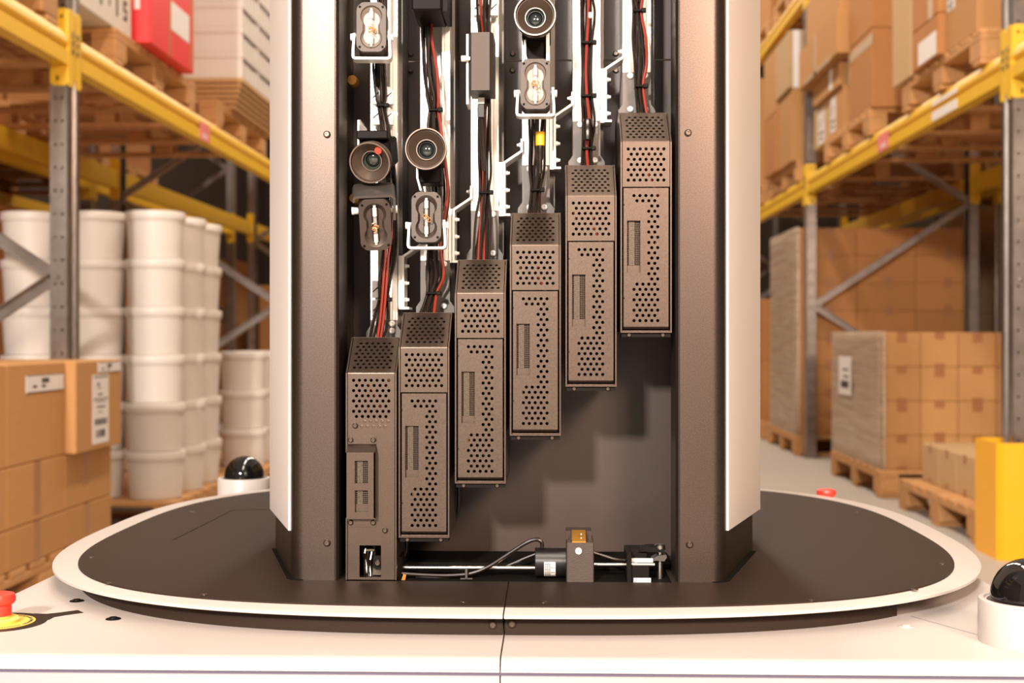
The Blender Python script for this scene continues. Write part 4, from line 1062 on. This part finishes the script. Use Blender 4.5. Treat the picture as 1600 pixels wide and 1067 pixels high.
# ------------------------------------------------------------------ left side, first level
Z1 = BZ1 + 0.0005; ZP = Z1 + 0.1445
pallet(1.755, -1, 3.46, Z1, 'pallet on the left yellow beam at the upper left corner, before the upright', 1.2)
carton(-1, 1.78, 3.6, 4.55, 0.7, ZP, ZP+0.5, 'carton on the corner pallet, upper left before the upright', 'card', 'cartons on the left beams')
pallet(1.755, -1, 5.28, Z1, 'pallet on the left yellow beam under the white and red cartons', 1.2)
def marks(o, side, hx, hy, h):
    """printed characters along the bottom of the white carton, blurred beyond reading"""
    m = MB(); fx = -side*hx - side*0.0008; w_ = 2*hy
    def st(u, v, du, dv): m.box(fx, fx-side*0.0008, -hy+u*w_, -hy+(u+du)*w_, v, v+dv)
    for u, kind in ((0.05,'o'),(0.22,'b'),(0.40,'l'),(0.54,'b'),(0.70,'l'),(0.84,'s')):
        if kind == 'o': st(u,0.135,0.07,0.012); st(u,0.085,0.07,0.012); st(u,0.09,0.018,0.05); st(u+0.055,0.09,0.018,0.05)
        if kind == 'b': st(u,0.125,0.05,0.040); st(u+0.02,0.075,0.02,0.03)
        if kind == 'l': st(u,0.055,0.03,0.105)
        if kind == 's': st(u,0.125,0.065,0.014); st(u,0.095,0.065,0.012); st(u,0.060,0.065,0.014); st(u,0.10,0.018,0.03); st(u+0.05,0.065,0.018,0.035)
    m.build('print', 'ink', o, local=True)
ya, yb = YX(120,-1.765), YX(205.5,-1.765)
wb = carton(-1, 1.765, ya, yb, 0.7, ZP, ZP+0.62, 'white carton with dark printed characters beside the yellow connector', 'whitebox', 'cartons on the left beams')
hx = 0.35-0.001; hy = (yb-ya)/2-0.001; marks(wb, -1, hx, hy, 0.62)
X = 1.70; ya, yb = YX(235.5,-X), YX(303,-X)
rb = carton(-1, X, ya, yb, 0.55, ZP, ZP+0.75, 'bright red carton with a white label on the left beam', 'redbox', 'cartons on the left beams', [('a',0.42,0,1,0.012,'carddeep'),('a',0.93,0.02,1,0.012,'carddeep')], [('a',0.45,0.88,0.17,0.34,'') , ('n',0.085,0.127,0.19,1.0,'')])
pallet(1.755, -1, 6.90, Z1, 'pallet on the left yellow beam under the white crates', 1.2)
# slatted wooden tray under the white crates
X = 1.68; y0 = 7.15
wt = thing('wooden_tray', 'tapered slatted wooden tray under the white crates on the left rack', 'tray', (-X-0.5, y0+0.6, ZP))
for k in range(6):
    m = MB(); ins = 0.05*(1-k/5); z = ZP+0.001+k*0.027
    m.box(-X-1.0+ins, -X-ins, y0+ins, y0+0.03+ins, z, z+0.024, 0.003); m.box(-X-0.03-ins, -X-ins, y0+0.03+ins, y0+1.2-ins, z, z+0.024, 0.003)
    m.box(-X-1.0+ins, -X-0.97+ins, y0+0.03+ins, y0+1.2-ins, z, z+0.024, 0.003)
    m.build('slat', 'wicker', wt)
boxpart('floor_board', 'wicker', wt, -X-0.94, -X-0.06, y0+0.06, y0+1.14, ZP, ZP+0.02)
ztr = ZP+0.001+6*0.027
def make_crate():
    root = thing('plastic_crate', '', 'crate'); L_, D_, H_ = 0.40, 0.60, 0.135
    m = MB(); t = 0.012
    m.box(-D_/2,D_/2,-L_/2,L_/2,0,t,0.002); m.box(-D_/2,D_/2,-L_/2,-L_/2+t,t,H_-0.006); m.box(-D_/2,D_/2,L_/2-t,L_/2,t,H_-0.006); m.box(-D_/2,-D_/2+t,-L_/2+t,L_/2-t,t,H_-0.006); m.box(D_/2-0.10,D_/2-0.088,-L_/2+t,L_/2-t,t,H_-0.03)
    m.build('shell', 'crate', root, local=True)
    for k in range(5):
        y = -L_/2+0.024+k*(L_-0.048)/4; m = MB(); m.box(D_/2-0.088,D_/2,y-0.022,y+0.022,t,H_-0.045,0.002); m.build('rib', 'crate', root, local=True)
    m = MB(); m.box(-D_/2-0.004,D_/2+0.004,-L_/2-0.004,-L_/2+0.012,H_-0.022,H_); m.box(-D_/2-0.004,D_/2+0.004,L_/2-0.012,L_/2+0.004,H_-0.022,H_); m.box(-D_/2-0.004,-D_/2+0.012,-L_/2+.012,L_/2-.012,H_-0.022,H_); m.box(D_/2-0.012,D_/2+0.004,-L_/2+.012,L_/2-.012,H_-0.022,H_)
    m.build('rim', 'crate', root, local=True)
    return root
cproto = None
for k in range(5):
    for j in range(3):
        if cproto is None: cproto = o = make_crate()
        else: o = copy_tree(cproto)
        o.location = (-X-0.305, y0+0.215+0.410*j, ztr+0.136*k)
        o['label'] = 'white plastic crate, %s layer from below, %s column on the left rack' % (ORD[k], ['nearest','middle','farthest'][j]); o['group'] = 'white plastic crates'; o['category'] = 'crate'
pallet(1.755, -1, 9.3, 3.2855, 'pallet high on the left rack beside the mast, second level', 1.2)

for k, y in enumerate((4.95, 6.22, 7.46, 8.98, 10.2, 11.4)):
    if k in (0,1,2,3):
        pallet(3.05, -1, y, Z1, 'shadowed pallet behind the left rack on the first level, %s from the camera' % ORD[k], 1.2)
        carton(-1, 3.10, y+0.02, y+1.18, 1.0, ZP, ZP+1.0, 'big brown carton on the shadowed left level, %s from the camera' % ORD[k], 'carddeep', 'big cartons behind the left rack')  # cartons added on this level to keep the back of the rack dark
# ================================================================== right side, floor
pallet(1.69, 1, 6.88, 0, 'pallet under the film-wrapped cartons in the right rack, middle of three', 1.0)
def ordn(k): return ORD[k]
zc = [0.1445+0.178*k for k in range(5)]
for r_ in range(4):
    for i in range(5):
        for j in range(3):
            if i > 0 and j > 0: continue
            tp = [('n',0.5,0.80,1.0,0.026),('n',0.5,0.0,0.10,0.026)] if (i+r_) % 2 == 0 else [('n',0.5,0.70,1.0,0.026)]
            if i > 2: tp = [('n',0.5,0.72,1.0,0.02)]
            lab = 'carton of wrapped middle stack, %s row up, ' % ORD[r_] + ('at the aisle corner' if i == 0 and j == 0 else ('%s right of the corner' % ORD[i-1] if i else '%s behind the corner' % ORD[j-1]))
            carton(1, 1.71+0.194*i, 6.90+0.394*j, 6.90+0.394*(j+1), 0.194, zc[r_], zc[r_+1], lab, 'card', 'cartons of the wrapped right stack', tp if j == 0 else [('a',0.5,0.75,1,0.02)])
def film(label, x0, x1, y0, y1, z0, z1, wrapx):
    m = MB(); r = random.Random(int(y0*10)); t = 0.008
    def sheet(p, q, nu, nv, off):
        vs = []; fs = []
        for i in range(nu+1):
            for j in range(nv+1):
                u, v = i/nu, j/nv; o = Vector(off)*(t*(0.4+0.6*r.random()))
                vs.append(Vector(p)+(Vector(q)-Vector(p))*u+Vector((0,0,(z1-z0)*v))+o)
        for i in range(nu):
            for j in range(nv): a = i*(nv+1)+j; fs.append((a,a+nv+1,a+nv+2,a+1))
        m.add(vs, fs)
    sheet((x0,y1,z0),(x0,y0,z0), 16, 14, (-1,0,0)); sheet((x0,y0,z0),(x0+wrapx,y0,z0), 4, 14, (0,-1,0))
    o = m.build('stretch_film', 'film'); me = o.data
    sol = o.modifiers.new('thickness', 'SOLIDIFY'); sol.thickness = 0.0015
    off = Vector(((x0+x0+wrapx)/2,(y0+y1)/2,z0))
    me.transform(Matrix.Translation(-off)); o.location = off
    return tag(o, label, 'film')
fl = film('clear wrinkled stretch film over the middle carton stack, right rack', 1.703, 2.6, 6.892, 8.09, 0.1455, 0.862, 0.02)
m = MB(); a, b = YX(1329,1.688), YX(1310,1.688); m.box(1.690,1.692,a,b,0.83-0.60*0.0-0.33,0.83-0.11); lbf = m.build('shipping_label', 'paper', fl)
m = MB(); m.box(1.6890,1.6899,a+0.06,b-0.06,0.54,0.58); m.box(1.6890,1.6899,a+0.06,b-0.12,0.60,0.61); m.box(1.6890,1.6899,a+0.06,b-0.10,0.64,0.65); o = m.build('print', 'ink', lbf)
# tall wrapped stack further back
pallet(1.70, 1, 9.30, 0, 'pallet under the tall wrapped stack in the right rack, behind the second upright', 1.25)
zt = [0.1445,0.290,0.436,0.629,0.822,1.015,1.208,1.401,1.594]
for r_ in range(8):
    for i in range(3):
        for j in range(2):
            if i > 0 and j > 0: continue
            lab = 'carton of the tall rear stack, %s row up, ' % ORD[r_] + ('at the aisle corner' if i+j == 0 else ('%s right of the corner' % ORD[i-1] if i else 'behind the corner'))
            carton(1, 1.72+0.408*i, 9.32+0.55*j, 9.32+0.55*(j+1), 0.408, zt[r_], zt[r_+1], lab, 'carddeep', 'cartons of the tall right stack', [('n',0.55,0.0,0.22,0.03),('n',0.55,0.82,1,0.03)] if j == 0 else [])
film('dull stretch film over the tall carton stack behind the second upright', 1.712, 2.9, 9.31, 10.42, 0.1455, 1.60, 0.02)
carton(1, 3.08, 9.3, 10.4, 0.9, 0, 1.0, 'lower tall beige carton behind the right rack, beside the near upright', 'cardpale', 'beige cartons behind the right rack')
carton(1, 3.08, 9.3, 10.4, 0.9, 1.0, 1.75, 'upper beige carton behind the right rack, beside the near upright', 'cardpale', 'beige cartons behind the right rack')
pallet(1.70, 1, 10.8, 0, 'farthest pallet on the floor in the right rack, beside the mast', 1.0)
for k in range(2): carton(1, 1.72, 10.85, 11.9, 0.9, 0.1445+0.5*k, 0.1445+0.5*(k+1), 'farthest brown carton on the right floor beside the mast, %s' % ('upper' if k else 'lower'), 'carddeep', 'far cartons on the right floor')
# low pallet with small cartons
pallet(1.69, 1, 5.31, 0, 'nearest pallet on the right floor, half empty, beside the yellow guard', 1.0)
for i in range(2):
    for j in range(4):
        carton(1, 1.775+0.20*i, 5.36+0.262*j, 5.36+0.262*(j+1), 0.20, 0.1445, 0.325, 'small carton on the half-empty right pallet, %s from the camera, %s row' % (ORD[j], 'aisle' if i == 0 else 'rear'), 'cardpale', 'small cartons on the half-empty pallet', [('a',0.5,0.80,1,0.018),('a',0.5,0.0,0.16,0.018)])
# yellow column guard
g = thing('column_guard', 'bright yellow steel guard around the foot of the near right upright', 'guard', (1.75, 5.08, 0))
m = MB(); x0, x1, y0, y1, t = 1.655, 1.86, 4.965, 5.255, 0.008; c_ = 0.02
m.prism([(x1,y0),(x0+c_,y0),(x0,y0+c_),(x0,y1-c_),(x0+c_,y1),(x1,y1),(x1,y1-t),(x0+c_+t*0.4,y1-t),(x0+t,y1-c_-t*0.4),(x0+t,y0+c_+t*0.4),(x0+c_+t*0.4,y0+t),(x1,y0+t)], 0.0, 0.437); m.build('guard_plate', 'guard', g)

# ================================================================== right side, first level
XR = 1.73
pallet(XR, 1, 5.40, Z1, 'pallet on the right yellow beam next to the near upright', 1.2)
GR = 'cartons on the right beams'
def rc(px0, px1, xf, depth, za, zb_, label, mt='card', **k): return carton(1, xf, YX(px1, xf), YX(px0, xf), depth, za, zb_, label, mt, GR, **k)
rc(1479,1526,1.735,0.55,ZP,ZP+0.62,'tan carton at the upper right corner beside the near upright','card', tape=[('a',0.5,0.3,0.9,0.02,'cleartape')], papers=[('a',0.72,0.98,0.28,0.42,'tall')])
rc(1425,1466,1.705,0.55,ZP,ZP+0.185,'low carton with white labels on the right beam','carddeep', papers=[('a',0.08,0.75,0.05,0.62,'')])
rc(1425,1466,1.705,0.55,ZP+0.186,ZP+0.70,'carton with clear tape, stacked on the low labelled carton','carddeep', tape=[('a',0.3,0.0,0.6,0.03,'cleartape')])
rc(1394,1423,1.715,0.55,ZP,ZP+0.58,'pale carton with faint print, middle of the right beam','cardpale', papers=[])
pallet(XR, 1, 7.28, Z1, 'pallet on the right yellow beam under the tall brown carton', 1.2)
rc(1327,1362,1.735,0.60,ZP,ZP+0.43,'tall brown carton with clear tape band on the right beam','carddeep', tape=[('a',0.5,0.80,0.93,0.28,'cleartape')])
rc(1327,1362,1.735,0.60,ZP+0.431,ZP+0.80,'brown carton on top of the tall taped carton, right beam','carddeep')
rc(1296,1318,1.750,0.60,ZP,ZP+0.27,'low carton with white and pink labels, right beam beside the second upright','card', papers=[('a',0.55,0.9,0.1,0.9,'tall')])
rc(1272,1295,1.760,0.60,ZP,ZP+0.27,'low carton with a long white label right behind the second upright','cardpale', papers=[('a',0.3,0.7,0.05,0.9,'tall')])
rc(1270,1311,1.73,0.60,ZP+0.271,ZP+0.42,'flat carton between upper and low cartons beside the second upright','card', papers=[('a',0.25,0.36,0.1,0.95,''),('n',0.10,0.45,0.0,1.0,'')])
rc(1248,1308,1.675,0.62,ZP+0.421,ZP+0.68,'overhanging carton with clear tape above the flat carton, right beam','card', tape=[('a',0.55,0,1,0.03,'cleartape'),('a',0.5,0.0,0.10,0.40,'cleartape')])
rc(1260,1312,1.72,0.60,ZP+0.681,ZP+1.0,'topmost carton above the overhanging one, right beam','card')
pallet(XR, 1, 9.40, Z1, 'pallet on the right yellow beam beyond the second upright', 1.2)
for k, (a, b, xf, za, zb_, mt) in enumerate([(9.45,10.0,1.70,0,0.52,'card'),(9.45,10.0,1.68,0.521,0.93,'cardpale'),(10.02,10.55,1.68,0,0.45,'carddeep'),(10.02,10.55,1.68,0.451,0.93,'card')]):
    carton(1, xf, a, b, 0.6, ZP+za, ZP+zb_, ['lower carton beyond the second upright, nearer one on the beam','upper carton with white strips beyond the second upright, nearer one','lower brown carton beyond the second upright, farther one','upper carton beyond the second upright, farther one'][k], mt, GR, papers=[('n',0.05,0.13,0.0,1.0,'')] if k == 1 else [])
pallet(XR, 1, 11.0, Z1, 'farthest pallet on the right yellow beam beside the mast', 1.2)
carton(1, 1.70, 11.05, 12.1, 0.9, ZP, ZP+0.9, 'large carton farthest along the right beam beside the mast', 'card', GR)
pallet(1.755, 1, 9.35, 3.2855, 'pallet on the upper right beam above the far cartons, nearer one', 1.2)
pallet(1.755, 1, 10.8, 3.2855, 'pallet on the upper right beam above the far cartons, farther one', 1.2)
for k, y in enumerate((5.30, 6.57, 7.84, 9.40, 10.7)):
    pallet(3.05, 1, y, Z1, 'shadowed pallet behind the right rack on the first level, %s from the camera' % ORD[k], 1.2)
    carton(1, 3.10, y+0.02, y+1.18, 1.0, ZP, ZP+1.0, 'big brown carton on the shadowed right level, %s from the camera' % ORD[k], 'carddeep', 'big cartons behind the right rack')  # added stock, darkens the space behind the right rack
for k, y in enumerate((9.35, 10.8)):
    carton(1, 1.78, y+0.03, y+1.17, 1.0, 3.2855+0.145, 4.3, 'brown carton high on the upper right beam, %s one' % ('nearer' if k == 0 else 'farther'), 'carddeep', 'cartons on the upper right beam')
# protos were moved, not left behind; the view layer is refreshed for the report
bpy.context.view_layer.update()
